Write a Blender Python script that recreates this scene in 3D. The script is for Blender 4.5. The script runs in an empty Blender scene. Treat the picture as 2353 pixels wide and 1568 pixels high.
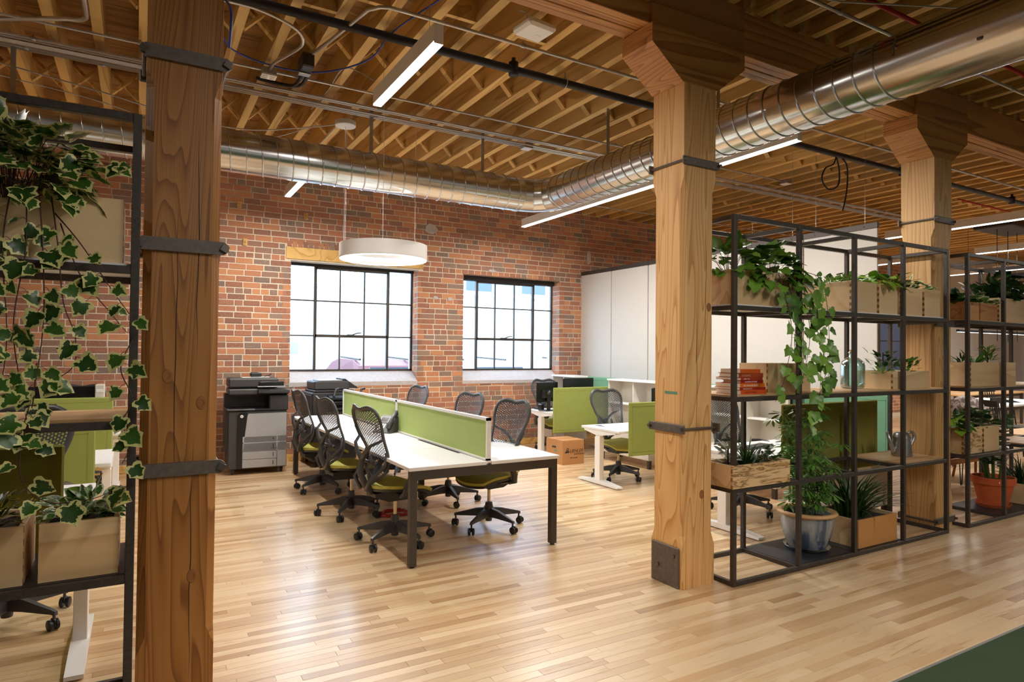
import bpy, bmesh, math, random
from mathutils import Vector, Matrix, noise
PI = math.pi
sin, cos = math.sin, math.cos
V = Vector
R = random.Random(7)
SC = bpy.context.scene
COL = SC.collection

# ------------------------------------------------------------------ camera, world, exposure
cam = bpy.data.cameras.new('camera'); cam.sensor_width = 36; cam.lens = 22.68; cam.clip_start = .05; cam.clip_end = 200
co = bpy.data.objects.new('camera', cam); COL.objects.link(co)
yaw, pit, rol = math.radians(30.05), math.radians(.956), math.radians(.55)
fw = V((sin(yaw)*cos(pit), cos(yaw)*cos(pit), sin(pit))); rt = V((cos(yaw), -sin(yaw), 0)); up = rt.cross(fw)
r2 = rt*cos(rol) + up*sin(rol); u2 = up*cos(rol) - rt*sin(rol)
co.matrix_world = Matrix(((r2.x, u2.x, -fw.x, 0), (r2.y, u2.y, -fw.y, 0), (r2.z, u2.z, -fw.z, 1.58), (0, 0, 0, 1)))
SC.camera = co
SC.view_settings.view_transform = 'Standard'; SC.view_settings.look = 'None'
SC.view_settings.gamma = 1; SC.view_settings.use_curve_mapping = False; SC.view_settings.exposure = 0.25
SKY_STRENGTH = 9.5
w = bpy.data.worlds.new('sky'); SC.world = w; w.use_nodes = True
bg = w.node_tree.nodes['Background']; bg.inputs[0].default_value = (.56, .77, 1, 1); bg.inputs[1].default_value = SKY_STRENGTH
LAMP_WHITE = (1, .95, .88)
DIFFUSER = 9.0            # radiance of the lamp diffusers
LAMP_W = 20.0             # watts per metre of linear lamp
cy = SC.cycles
cy.use_denoising = True; cy.max_bounces = 9; cy.diffuse_bounces = 5; cy.glossy_bounces = 4; cy.transmission_bounces = 6
cy.transparent_max_bounces = 8; cy.sample_clamp_indirect = 6; cy.caustics_reflective = False; cy.caustics_refractive = False
cy.use_adaptive_sampling = True; cy.adaptive_threshold = .01

# ------------------------------------------------------------------ materials
class NT:
    def __init__(s, name):
        s.m = bpy.data.materials.new(name); s.m.use_nodes = True; s.t = s.m.node_tree; s.n = s.t.nodes
        s.b = s.n['Principled BSDF']; s.l = s.t.links
    def N(s, ty, **kw):
        n = s.n.new('ShaderNode'+ty)
        for k, v in kw.items():
            if k[0] == '_': setattr(n, k[1:], v)
            else: s.set(n, k, v)
        return n
    def set(s, n, k, v):
        i = n.inputs[int(k[1:])] if k[0] == 'i' and k[1:].isdigit() else n.inputs[k.replace('_', ' ')]
        if isinstance(v, bpy.types.NodeSocket): s.l.new(v, i)
        else: i.default_value = v
    def P(s, **kw):
        for k, v in kw.items():
            s.set(s.b, {'col': 'Base Color', 'rough': 'Roughness', 'metal': 'Metallic', 'spec': 'Specular IOR Level', 'alpha': 'Alpha', 'emit': 'Emission Color', 'es': 'Emission Strength', 'nrm': 'Normal', 'coat': 'Coat Weight', 'cr': 'Coat Roughness', 'tr': 'Transmission Weight', 'ior': 'IOR', 'aniso': 'Anisotropic', 'sss': 'Subsurface Weight'}[k], v)
        return s.m
    def co(s, scale=(1, 1, 1), kind='obj', rot=(0, 0, 0)):
        if kind == 'obj': o = s.N('TexCoord').outputs['Object']
        elif kind == 'gen': o = s.N('TexCoord').outputs['Generated']
        else: o = s.N('NewGeometry').outputs['Position']
        m = s.N('Mapping'); s.l.new(o, m.inputs[0]); m.inputs['Scale'].default_value = scale; m.inputs['Rotation'].default_value = rot
        return m.outputs[0]
    def noise(s, vec, scale=5, detail=3, rough=.5, dist=0):
        n = s.N('TexNoise', Vector=vec, Scale=scale, Detail=detail, Roughness=rough, Distortion=dist); return n.outputs[0]
    def ramp(s, fac, stops):
        r = s.N('ValToRGB'); s.l.new(fac, r.inputs[0]); e = r.color_ramp.elements
        while len(e) < len(stops): e.new(.5)
        for q, (p, c) in zip(e, stops): q.position = p; q.color = (*c, 1) if len(c) == 3 else c
        return r.outputs[0]
    def mix(s, fac, a, b, mode='MIX'):
        n = s.N('Mix', _data_type='RGBA', _blend_type=mode)
        for k, v in ((0, fac), (6, a), (7, b)):
            if isinstance(v, bpy.types.NodeSocket): s.l.new(v, n.inputs[k])
            else: n.inputs[k].default_value = v if k == 0 else (*v, 1)[:4]
        return n.outputs[2]
    def math(s, op, a, b=0.0):
        n = s.N('Math', _operation=op)
        for k, v in ((0, a), (1, b)):
            if isinstance(v, bpy.types.NodeSocket): s.l.new(v, n.inputs[k])
            else: n.inputs[k].default_value = v
        return n.outputs[0]
    def bump(s, h, strength=.3, dist=.01):
        n = s.N('Bump', Height=h, Strength=strength, Distance=dist); return n.outputs[0]
    def rnd(s):
        a = s.N('NewGeometry').outputs['Random Per Island']; b = s.N('ObjectInfo').outputs['Random']
        return s.math('FRACT', s.math('ADD', a, b))

def lin(r, g, b):
    f = lambda c: ((c/255+.055)/1.055)**2.4 if c > 10 else c/255/12.92
    return (f(r), f(g), f(b))

def plain(name, c, rough=.5, metal=0, **kw):
    t = NT(name); return t.P(col=(*lin(*c), 1), rough=rough, metal=metal, **kw)

def speck(name, c1, c2, scale=300, rough=.8, bump=.15, metal=0):
    t = NT(name); v = t.co(kind='pos'); n = t.noise(v, scale, 2, .6); n2 = t.noise(v, 8, 3)
    c = t.mix(t.math('ADD', t.math('MULTIPLY', n, .8), t.math('MULTIPLY', n2, .2)), lin(*c1), lin(*c2))
    return t.P(col=c, rough=rough, metal=metal, nrm=t.bump(n, bump, .003))

def timber(name, cols, axis='z', scale=1, rough=.55, kind='pos', rings=9., streak=.5, knots=True, bump=.25):
    """sawn wood: distorted growth rings stretched along an axis, fine fibre, knots"""
    t = NT(name)
    k = {'x': (.07, 1, 1), 'y': (1, .07, 1), 'z': (1, 1, .07)}[axis]
    v = t.co(tuple(q*scale for q in k), kind)
    rn = t.rnd()
    vo = t.N('VectorMath', _operation='ADD'); t.l.new(v, vo.inputs[0])
    cx = t.N('CombineXYZ', X=t.math('MULTIPLY', rn, 7.3), Y=t.math('MULTIPLY', rn, 3.1), Z=t.math('MULTIPLY', rn, 5.7)); t.l.new(cx.outputs[0], vo.inputs[1])
    v = vo.outputs[0]
    big = t.noise(v, 2.2, 2, .5, .6)
    ring = t.math('FRACT', t.math('MULTIPLY', big, rings*2))
    ring = t.math('POWER', ring, 1.6)
    f = tuple(q*(14 if q < .5 else 90) for q in k)
    fib = t.noise(t.co(f, kind), 1.6, 3, .7)
    c = t.ramp(ring, [(0, lin(*cols[0])), (.55, lin(*cols[1])), (.93, lin(*cols[2])), (1, lin(*cols[0]))])
    c = t.mix(t.math('MULTIPLY', fib, streak), c, lin(*cols[2]))
    tone = t.ramp(rn, [(0, (.82, .82, .82)), (1, (1.12, 1.1, 1.08))])
    c = t.mix(1, c, tone, 'MULTIPLY')
    h = t.math('ADD', t.math('MULTIPLY', ring, .5), fib)
    return t.P(col=c, rough=rough, nrm=t.bump(h, bump, .003))

M = {}
M['steel'] = speck('raw_black_steel', (48, 43, 40), (92, 84, 78), 60, .45, .05, .4)
M['strap'] = speck('dark_iron', (78, 70, 66), (128, 118, 110), 40, .5, .1, .35)
M['fir'] = timber('fir_post', [(228, 186, 126), (218, 170, 108), (190, 136, 78)], 'z', 1.6, .6, rings=14, streak=.3)
M['fir_orange'] = timber('orange_fir_post', [(182, 126, 62), (166, 110, 48), (130, 80, 30)], 'z', 1.6, .5, rings=14, streak=.3)  # darker, more orange fir than the other posts
M['fir_x'] = timber('fir_beam', [(204, 150, 88), (188, 130, 68), (150, 98, 48)], 'x', 1, .6, rings=6, streak=.4)
M['fir_end'] = timber('fir_end_grain', [(214, 158, 98), (198, 138, 78), (160, 104, 52)], 'y', 1.6, .6, rings=14, streak=.2)
M['joist'] = timber('joist_fir', [(226, 190, 122), (214, 174, 104), (184, 142, 76)], 'y', 1, .7, rings=4, streak=.45)
M['deck'] = timber('deck_board', [(190, 150, 94), (176, 134, 78), (144, 104, 58)], 'x', 1, .75, rings=3, streak=.5)
M['maple'] = timber('maple', [(232, 205, 162), (222, 192, 146), (196, 158, 110)], 'x', 1.3, .5, rings=2.5, streak=.25, bump=.08)
M['maple_obj'] = timber('planter_maple', [(230, 202, 158), (222, 190, 144), (204, 168, 120)], 'x', 1.6, .5, kind='obj', rings=1.6, streak=.3, bump=.05)
M['oak_obj'] = timber('warm_planter_wood', [(204, 146, 84), (190, 130, 70), (160, 102, 52)], 'x', 2.4, .5, kind='obj', rings=3, streak=.3, bump=.08)
M['finger'] = plain('end_grain_wood', (150, 98, 52), .7)
M['shelf_board'] = timber('shelf_board_wood', [(226, 190, 142), (216, 176, 126), (190, 148, 98)], 'x', 1.2, .45, rings=2, streak=.3, bump=.05)
M['white'] = plain('white_laminate', (238, 238, 238), .38)
M['white_metal'] = plain('white_powder_coat', (244, 243, 241), .35)
M['white_paint'] = plain('white_paint', (226, 223, 218), .9)
M['beige'] = plain('pale_cabinet', (214, 208, 198), .5)
M['white_plastic'] = plain('white_plastic', (246, 246, 245), .35)
M['chair'] = plain('graphite_plastic', (66, 65, 66), .42)
M['chair_dark'] = plain('black_plastic', (34, 33, 34), .4)
M['mesh'] = plain('graphite_mesh', (70, 74, 82), .3)
M['seat'] = speck('lime_seat_fabric', (158, 156, 62), (204, 200, 108), 500, .85)
M['chrome'] = plain('chrome_column', (200, 186, 160), .22, 1)
M['bolt'] = plain('bright_bolt', (120, 112, 104), .35, .9)
M['bench_metal'] = plain('bronze_grey_metal', (74, 68, 64), .45, .35)
M['felt'] = speck('lime_felt', (122, 134, 58), (168, 180, 98), 420, .95)
M['felt_dk'] = speck('moss_felt', (104, 104, 38), (150, 148, 68), 420, .95)
M['felt_lt'] = speck('pale_lime_fabric', (146, 166, 88), (182, 198, 122), 500, .92)
M['teal'] = speck('teal_felt', (88, 134, 104), (120, 164, 132), 380, .95)
M['panel'] = speck('white_felt', (196, 191, 184), (216, 211, 205), 200, .95, .1)
M['printer_blk'] = plain('printer_black', (44, 42, 44), .45)
M['printer_dk'] = plain('printer_charcoal', (60, 58, 58), .5)
M['printer_gry'] = plain('printer_grey', (158, 158, 160), .45)
M['paper'] = plain('paper', (240, 240, 238), .8)
M['card'] = speck('cardboard', (176, 126, 78), (190, 140, 92), 30, .85, .05)
M['ink'] = plain('black_ink', (34, 28, 26), .7)
M['screen'] = plain('black_screen', (22, 22, 24), .25)
M['lime_paint'] = plain('rubber', (28, 28, 28), .7)
M['wire'] = plain('grey_cable', (196, 190, 180), .5)
M['blue'] = plain('blue_cable', (36, 62, 150), .5)
M['black'] = plain('black_rubber', (20, 20, 20), .5)
M['red'] = plain('red_paint', (170, 28, 22), .5)
M['conduit'] = plain('zinc_conduit', (190, 184, 176), .35, .85)
M['pipe'] = plain('black_sprinkler_pipe', (36, 34, 34), .45, .3)
M['soil'] = speck('potting_soil', (26, 18, 12), (70, 50, 34), 120, .95, .6)
M['void'] = plain('near_black_backing', (20, 17, 15), .95)  # matte near-black behind the floor strips and above the joists
M['concrete'] = speck('pale_concrete', (168, 160, 158), (206, 200, 200), 25, .85, .2)
M['stem'] = plain('brown_vine_stem', (74, 44, 34), .6)
M['stem_g'] = plain('green_stem', (70, 96, 44), .6)
M['blue_glass'] = plain('blue_window_glass', (74, 86, 112), .3)  # flat opaque blue for distant window panes
M['siding'] = plain('grey_siding', (150, 160, 176), .8)
M['stucco'] = plain('white_stucco', (232, 234, 236), .9)
M['asphalt'] = plain('pale_asphalt', (150, 150, 150), .9)
M['car_red'] = plain('red_car_paint', (96, 30, 36), .4, .2)
M['car_grey'] = plain('silver_car_paint', (170, 176, 186), .3, .3)
M['car_glass'] = plain('car_glass', (70, 84, 100), .1)
M['terracotta'] = speck('terracotta', (186, 84, 40), (206, 104, 56), 12, .8, .1)
M['cork'] = speck('cork', (176, 116, 56), (214, 160, 96), 260, .9, .3)
M['galv'] = speck('galvanised_steel', (150, 150, 150), (196, 196, 194), 22, .32, .02, .9)
M['carpet'] = speck('dark_green_carpet', (30, 46, 26), (62, 84, 50), 160, 1, .6)
M['edge'] = plain('carpet_edge_trim', (150, 148, 144), .5, .4)

def _duct():
    t = NT('spiral_duct_metal'); n = t.noise(t.co((1, 1, 1), 'pos'), 3, 4, .6); n2 = t.noise(t.co((1, 1, 1), 'pos'), 60, 2)
    c = t.mix(n2, (.60, .59, .575), (.66, .655, .645)); r = t.math('ADD', t.math('MULTIPLY', n, .04), .18)
    return t.P(col=c, metal=1, rough=r)
M['duct'] = _duct()
def _steelplate():
    t = NT('steel_sheet'); n = t.noise(t.co((1, 1, 1), 'pos'), 6, 4, .6)
    return t.P(col=t.mix(n, lin(44, 44, 50), lin(78, 78, 84)), metal=.6, rough=.42)
M['sheet'] = _steelplate()
def _glow(name, c, s):
    t = NT(name); return t.P(col=(0, 0, 0, 1), emit=(*c, 1), es=s, rough=1)
M['glow'] = _glow('lamp_diffuser', (1, .95, .88), DIFFUSER)
M['glow_far'] = _glow('lamp_diffuser_far', (1, .95, .88), 6)
M['glow_disc'] = _glow('shelf_lamp_glow', (1, .62, .28), 1.2)

def _brick():
    t = NT('old_brick'); r = t.rnd(); p = t.co(kind='pos')
    c = t.ramp(r, [(0, lin(118, 72, 62)), (.14, lin(146, 86, 68)), (.28, lin(166, 98, 72)), (.45, lin(188, 116, 78)), (.60, lin(208, 140, 90)), (.70, lin(172, 104, 76)), (.80, lin(132, 92, 82)), (.90, lin(132, 116, 106)), (1, lin(86, 84, 88))])
    e = t.N('ValToRGB').outputs[0]
    n = t.noise(p, 18, 5, .65); n2 = t.noise(p, 90, 3, .7)
    c = t.mix(t.math('MULTIPLY', n, .3), c, lin(130, 76, 58))
    c = t.mix(t.math('MULTIPLY', t.math('POWER', n2, 3), 1.6), c, lin(206, 170, 140))
    return t.P(col=c, rough=.88, nrm=t.bump(t.math('ADD', n, n2), .6, .006))
M['brick'] = _brick()
M['mortar'] = speck('lime_mortar', (200, 188, 168), (232, 220, 202), 70, .95, .5)

def _floor():
    t = NT('maple_strip_floor'); r = t.rnd(); p = t.co(kind='pos')
    r2 = t.math('FRACT', t.math('MULTIPLY', r, 17.3))
    off = t.N('CombineXYZ', X=t.math('MULTIPLY', r, 31), Y=t.math('MULTIPLY', r2, 19), Z=0.0).outputs[0]
    va = t.N('VectorMath', _operation='ADD'); t.l.new(p, va.inputs[0]); t.l.new(off, va.inputs[1])
    m = t.N('Mapping'); t.l.new(va.outputs[0], m.inputs[0]); m.inputs['Scale'].default_value = (1, 9, 1)
    g = t.noise(m.outputs[0], 1.8, 4, .6, 1.2)
    m2 = t.N('Mapping'); t.l.new(va.outputs[0], m2.inputs[0]); m2.inputs['Scale'].default_value = (4, 130, 1)
    f = t.noise(m2.outputs[0], 2, 3, .6)
    base = t.ramp(r, [(0, lin(180, 142, 98)), (.12, lin(210, 174, 130)), (.5, lin(228, 198, 154)), (.85, lin(238, 212, 172)), (1, lin(190, 150, 106))])
    st = t.ramp(g, [(0, (1, 1, 1)), (.56, (1, 1, 1)), (.66, (.82, .76, .68)), (.74, (.62, .52, .42)), (.8, (.95, .93, .9))])
    c = t.mix(.9, base, st, 'MULTIPLY')
    c = t.mix(t.math('MULTIPLY', f, .28), c, lin(176, 130, 84))
    vo = t.N('TexVoronoi', Vector=p, Scale=2.6); kn = t.ramp(vo.outputs[0], [(0, (.25, .16, .1)), (.012, (.45, .3, .2)), (.03, (1, 1, 1))])
    c = t.mix(1, c, kn, 'MULTIPLY')
    rg = t.math('ADD', t.math('MULTIPLY', t.noise(p, 2.5, 3), .14), .27)
    return t.P(col=c, rough=rg, spec=.5, coat=.55, cr=.24, nrm=t.bump(f, .04, .001))
M['floor'] = _floor()

def _spalt():
    t = NT('spalted_maple'); v = t.co((1.0, 1, 8), 'obj'); n = t.noise(v, 2.6, 4, .55, .5)
    c = t.ramp(n, [(0, lin(232, 198, 150)), (.47, lin(230, 196, 146)), (.52, lin(120, 82, 40)), (.545, lin(226, 190, 138)), (.6, lin(216, 176, 122)), (.635, lin(104, 70, 34)), (.66, lin(206, 160, 104)), (.75, lin(170, 120, 64))])
    return t.P(col=c, rough=.5)
M['spalt'] = _spalt()
def _glaze():
    t = NT('blue_drip_glaze'); v = t.co((3.4, 3.4, .5), 'obj'); n = t.noise(v, 3.2, 3, .5, .4); n2 = t.noise(t.co((1, 1, 1), 'obj'), 7, 3)
    c = t.ramp(n, [(0, lin(40, 58, 92)), (.4, lin(58, 78, 110)), (.5, lin(150, 156, 160)), (.68, lin(178, 176, 170)), (1, lin(150, 132, 108))])
    c = t.mix(t.math('MULTIPLY', n2, .4), c, lin(120, 130, 140))
    return t.P(col=c, rough=.18, coat=.6)
M['glaze'] = _glaze()
M['rim'] = speck('tan_glazed_rim', (196, 150, 96), (222, 180, 128), 20, .35, .05)
def _glass(name, c, rough=0.0, body=.12):
    """thin glass: mostly see-through with a mirror-like sheen, so light passes"""
    t = NT(name); tr = t.N('BsdfTransparent', Color=(*c, 1)); gl = t.N('BsdfGlossy', Roughness=.03); fr = t.N('LayerWeight', Blend=body)
    mx = t.N('MixShader'); t.l.new(fr.outputs['Facing'], mx.inputs[0]); t.l.new(tr.outputs[0], mx.inputs[1]); t.l.new(gl.outputs[0], mx.inputs[2])
    t.l.new(mx.outputs[0], t.n['Material Output'].inputs[0]); return t.m
M['pane'] = _glass('window_glass', (.97, .99, 1), body=.06)
M['jar'] = _glass('pale_aqua_glass', (.80, .93, .91), body=.45)

def leafmat(name, dark, light, edge=None, thr=.62):
    t = NT(name); r = t.rnd(); a = t.N('Attribute', _attribute_name='rim').outputs['Fac']
    n = t.noise(t.co(kind='pos'), 45, 3, .6)
    c = t.mix(r, lin(*dark), lin(*light))
    vein = t.N('Attribute', _attribute_name='vein').outputs['Fac']
    c = t.mix(t.math('MULTIPLY', vein, .35), c, lin(*light))
    if edge:
        m = t.math('GREATER_THAN', t.math('ADD', a, t.math('MULTIPLY', t.math('SUBTRACT', n, .5), 1.7)), thr)
        c = t.mix(m, c, lin(*edge))
    return t.P(col=c, rough=.38, spec=.5)
M['ivy_var'] = leafmat('variegated_ivy_leaf', (22, 52, 18), (62, 104, 34), (214, 210, 140), .70)
M['ivy'] = leafmat('green_ivy_leaf', (40, 84, 24), (124, 168, 58))
M['pothos'] = leafmat('pothos_leaf', (44, 92, 22), (136, 178, 44))
M['pothos_var'] = leafmat('variegated_small_leaf', (36, 76, 26), (96, 136, 62), (200, 214, 170), .74)
M['deep'] = leafmat('deep_green_leaf', (14, 40, 14), (52, 92, 34))
M['croton'] = leafmat('croton_leaf', (24, 44, 18), (60, 86, 30), (186, 150, 40), .82)
M['scheff'] = leafmat('umbrella_plant_leaf', (34, 78, 26), (104, 150, 60))
M['silver'] = leafmat('silver_leaf', (150, 160, 140), (196, 202, 184))

# ------------------------------------------------------------------ mesh builder
class MB:
    def __init__(s): s.v = []; s.f = []; s.mi = []; s.cur = 0; s.at = {}
    def add(s, vs, fs):
        o = len(s.v); s.v += [tuple(p) for p in vs]; s.f += [tuple(i+o for i in f) for f in fs]; s.mi += [s.cur]*len(fs); return s
    def box(s, a, b):
        x0, y0, z0 = a; x1, y1, z1 = b
        return s.add([(x0, y0, z0), (x1, y0, z0), (x1, y1, z0), (x0, y1, z0), (x0, y0, z1), (x1, y0, z1), (x1, y1, z1), (x0, y1, z1)],
                     [(0, 3, 2, 1), (4, 5, 6, 7), (0, 1, 5, 4), (1, 2, 6, 5), (2, 3, 7, 6), (3, 0, 4, 7)])
    def cbox(s, c, d, m=None):
        x, y, z = d[0]/2, d[1]/2, d[2]/2
        vs = [V((sx*x, sy*y, sz*z)) for sx, sy, sz in ((-1, -1, -1), (1, -1, -1), (1, 1, -1), (-1, 1, -1), (-1, -1, 1), (1, -1, 1), (1, 1, 1), (-1, 1, 1))]
        if m: vs = [m @ q for q in vs]
        return s.add([q+V(c) for q in vs], [(0, 3, 2, 1), (4, 5, 6, 7), (0, 1, 5, 4), (1, 2, 6, 5), (2, 3, 7, 6), (3, 0, 4, 7)])
    def rbox(s, a, b, r=.006):
        """box with bevelled edges"""
        x0, y0, z0 = a; x1, y1, z1 = b; r = min(r, (x1-x0)*.45, (y1-y0)*.45, (z1-z0)*.45)
        vs = []; idx = {}
        for i, X in enumerate((x0, x1)):
            for j, Y in enumerate((y0, y1)):
                for k, Z in enumerate((z0, z1)):
                    sx = r if i == 0 else -r; sy = r if j == 0 else -r; sz = r if k == 0 else -r
                    idx[i, j, k] = (len(vs), len(vs)+1, len(vs)+2)
                    vs += [(X, Y+sy, Z+sz), (X+sx, Y, Z+sz), (X+sx, Y+sy, Z)]
        f = []
        q = lambda i, j, k, a: idx[i, j, k][a]
        f += [(q(0, 0, 0, 0), q(0, 0, 1, 0), q(0, 1, 1, 0), q(0, 1, 0, 0)), (q(1, 0, 0, 0), q(1, 1, 0, 0), q(1, 1, 1, 0), q(1, 0, 1, 0)),
              (q(0, 0, 0, 1), q(1, 0, 0, 1), q(1, 0, 1, 1), q(0, 0, 1, 1)), (q(0, 1, 0, 1), q(0, 1, 1, 1), q(1, 1, 1, 1), q(1, 1, 0, 1)),
              (q(0, 0, 0, 2), q(0, 1, 0, 2), q(1, 1, 0, 2), q(1, 0, 0, 2)), (q(0, 0, 1, 2), q(1, 0, 1, 2), q(1, 1, 1, 2), q(0, 1, 1, 2))]
        for i in (0, 1):
            for j in (0, 1): f.append((q(i, j, 0, 0), q(i, j, 1, 0), q(i, j, 1, 1), q(i, j, 0, 1)))
            for k in (0, 1): f.append((q(i, 0, k, 0), q(i, 1, k, 0), q(i, 1, k, 2), q(i, 0, k, 2)))
        for j in (0, 1):
            for k in (0, 1): f.append((q(0, j, k, 1), q(1, j, k, 1), q(1, j, k, 2), q(0, j, k, 2)))
        f += [idx[key] for key in idx]
        return s.add(vs, f)
    def tube(s, pts, r, n=8, cap=True, flat=1):
        pts = [V(p) for p in pts]; rs = r if isinstance(r, (list, tuple)) else [r]*len(pts)
        vs = []; prev = None
        for i, p in enumerate(pts):
            d = (pts[min(i+1, len(pts)-1)]-pts[max(i-1, 0)])
            d = d.normalized() if d.length > 1e-9 else V((0, 0, 1))
            if prev is None: a = d.orthogonal().normalized() if abs(d.z) < .95 else V((1, 0, 0))
            else: a = prev
            a = (a - d*a.dot(d)); a = a.normalized() if a.length > 1e-6 else d.orthogonal().normalized()
            prev = a; b = d.cross(a)
            vs += [p + (a*cos(2*PI*k/n) + b*sin(2*PI*k/n)*flat)*rs[i] for k in range(n)]
        fs = [(i*n+k, i*n+(k+1) % n, (i+1)*n+(k+1) % n, (i+1)*n+k) for i in range(len(pts)-1) for k in range(n)]
        if cap: fs += [tuple(range(n))[::-1], tuple((len(pts)-1)*n+k for k in range(n))]
        return s.add(vs, fs)
    def cyl(s, a, b, r, n=16, r2=None): return s.tube([a, b], [r, r if r2 is None else r2], n)
    def lathe(s, prof, c=(0, 0, 0), n=24):
        """profile of (radius, z) turned about z"""
        vs = []; fs = []
        for r, z in prof: vs += [(c[0]+r*cos(2*PI*k/n), c[1]+r*sin(2*PI*k/n), c[2]+z) for k in range(n)]
        for i in range(len(prof)-1):
            for k in range(n): fs.append((i*n+k, i*n+(k+1) % n, (i+1)*n+(k+1) % n, (i+1)*n+k))
        return s.add(vs, fs)
    def prism(s, poly, a, b, axis='y'):
        """polygon (u,v) extruded from a to b along an axis; u,v are the other two in order"""
        n = len(poly)
        def pt(u, v, t): return {'x': (t, u, v), 'y': (u, t, v), 'z': (u, v, t)}[axis]
        vs = [pt(u, v, a) for u, v in poly] + [pt(u, v, b) for u, v in poly]
        fs = [tuple(range(n)), tuple(range(2*n-1, n-1, -1))] + [(i, (i+1) % n, n+(i+1) % n, n+i) for i in range(n)]
        return s.add(vs, fs)
    def xform(s, m): s.v = [tuple(m @ V(p)) for p in s.v]; return s
    def mesh(s, name, mats, smooth=False):
        me = bpy.data.meshes.new(name); me.from_pydata(s.v, [], s.f)
        for m in (mats if isinstance(mats, (list, tuple)) else [mats]): me.materials.append(M[m] if isinstance(m, str) else m)
        if max(s.mi or [0]) > 0: me.polygons.foreach_set('material_index', s.mi)
        bm = bmesh.new(); bm.from_mesh(me); bmesh.ops.recalc_face_normals(bm, faces=bm.faces); bm.to_mesh(me); bm.free()
        if smooth: me.shade_smooth(); 
        if smooth == 'auto':
            bm = bmesh.new(); bm.from_mesh(me)
            for e in bm.edges:
                if len(e.link_faces) == 2 and e.calc_face_angle(0) > .6: e.smooth = False
            bm.to_mesh(me); bm.free()
        for k, vals in s.at.items():
            a = me.attributes.new(k, 'FLOAT', 'POINT'); a.data.foreach_set('value', vals)
        me.update(); return me
    def obj(s, name, mats, parent=None, smooth=False, **kw):
        return link(name, s.mesh(name, mats, smooth), parent, **kw)

def link(name, me, parent=None, loc=(0, 0, 0), rz=0, label=None, cat=None, group=None, kind=None, scale=None):
    o = bpy.data.objects.new(name, me); COL.objects.link(o); o.location = loc; o.rotation_euler = (0, 0, rz)
    if scale: o.scale = scale
    if parent: o.parent = parent
    return tag(o, label, cat, group, kind)
def tag(o, label=None, cat=None, group=None, kind=None):
    if label: o['label'] = label
    if cat: o['category'] = cat
    if group: o['group'] = group
    if kind: o['kind'] = kind
    return o
def E(name, label, cat, loc=(0, 0, 0), rz=0, group=None, kind=None): return link(name, None, None, loc, rz, label, cat, group, kind)
def B(name, a, b, mat, parent=None, r=0, **kw):
    m = MB(); (m.rbox(a, b, r) if r else m.box(a, b)); return m.obj(name, mat, parent, **kw)
CH = {}
def dup(root, loc, rz=None, label=None, group=None, skip=(), scale=None):
    if not CH:
        for o in bpy.data.objects:
            if o.parent: CH.setdefault(o.parent.name, []).append(o)
    def cp(o, par):
        if o.name.split('.')[0] in skip: return None
        c = o.copy(); COL.objects.link(c)
        if par: c.parent = par
        for ch in list(kids(o)): cp(ch, c)
        return c
    c = cp(root, None); c.location = loc
    if rz is not None: c.rotation_euler = (0, 0, rz)
    if scale: c.scale = scale
    if label: c['label'] = label
    if group: c['group'] = group
    return c
def kids(o): return [q for q in o.children]
def text(name, body, size, loc, rot, mat, parent=None, ext=.0006, shear=0, align='LEFT', kind=None):
    c = bpy.data.curves.new(name, 'FONT'); c.body = body; c.size = size; c.extrude = ext; c.shear = shear; c.align_x = align; c.materials.append(M[mat])
    tmp = bpy.data.objects.new('tmp_text', c); me = bpy.data.meshes.new_from_object(tmp); bpy.data.objects.remove(tmp)
    o = bpy.data.objects.new(name, me); COL.objects.link(o); o.location = loc; o.rotation_euler = rot
    if parent: o.parent = parent
    return o

# ================================================================== STRUCTURE
S = dict(kind='structure')
# ---- floor: maple strips along x
floor = MB().box((-7, -5, -.12), (24, 9.72, -.012)).obj('floor', 'void', **S)
PW = .057
def plank_list():
    out = []; rr = random.Random(3)
    j = 0; y = 1.30
    while y < 9.52:
        x = -2.6 - rr.random()
        xm = 12.5 if y < 9.5 else 12
        while x < xm:
            L = rr.choice((.3, .45, .6, .75, .9, 1.1, 1.3)) * (1 + .1*rr.random())
            out.append((x, y, L)); x += L
        y += PW
    return out
pl = plank_list()
fwd = V((sin(yaw), cos(yaw)))
def pscore(p):
    cx, cyy = p[0]+p[2]/2, p[1]
    d = cx*fwd.x + cyy*fwd.y; s = cx*fwd.y - cyy*fwd.x
    if abs(s)/d > .84 or d < 2.9: return 99
    if cyy < 1.78 and cx > 2.9: return 98
    if cx < .35 and cyy > 2.9: return 60+d
    return d
order = sorted(range(len(pl)), key=lambda i: pscore(pl[i])); near = set(order[:300])
unit = MB().rbox((0, 0, -.012), (1, PW-.0012, 0), .0006).mesh('plank', 'floor')
rest = MB()
for i, (x, y, L) in enumerate(pl):
    z = random.Random(i).uniform(-.0005, .0003)
    if i in near:
        o = link('plank', unit, floor, (x, y, z), scale=(L-.0012, 1, 1))
    else: rest.box((x, y, -.012+z), (x+L-.0012, y+PW-.0012, z))
# coarser strips where the camera never gets close
for y in [1.30 - .057*k for k in range(1, 60)] + [9.5]:
    x = -7
    while x < 23.9: L = R.uniform(.7, 1.3); rest.box((x, y, -.012), (min(x+L, 24)-.0012, y+PW-.0012, 0)); x += L
y = 1.30
while y < 9.5:
    x = 12.6
    while x < 23.9: L = R.uniform(.9, 1.6); rest.box((x, y, -.012), (min(x+L, 24)-.002, y+PW-.0012, -.001)); x += L
    x = -7
    while x < -2.7: L = min(R.uniform(.7, 1.3), -2.65-x); rest.box((x, y, -.012), (x+L-.002, y+PW-.0012, -.001)); x += L+.001
    y += PW
rest.obj('plank_field', 'floor', floor, kind='stuff')

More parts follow.
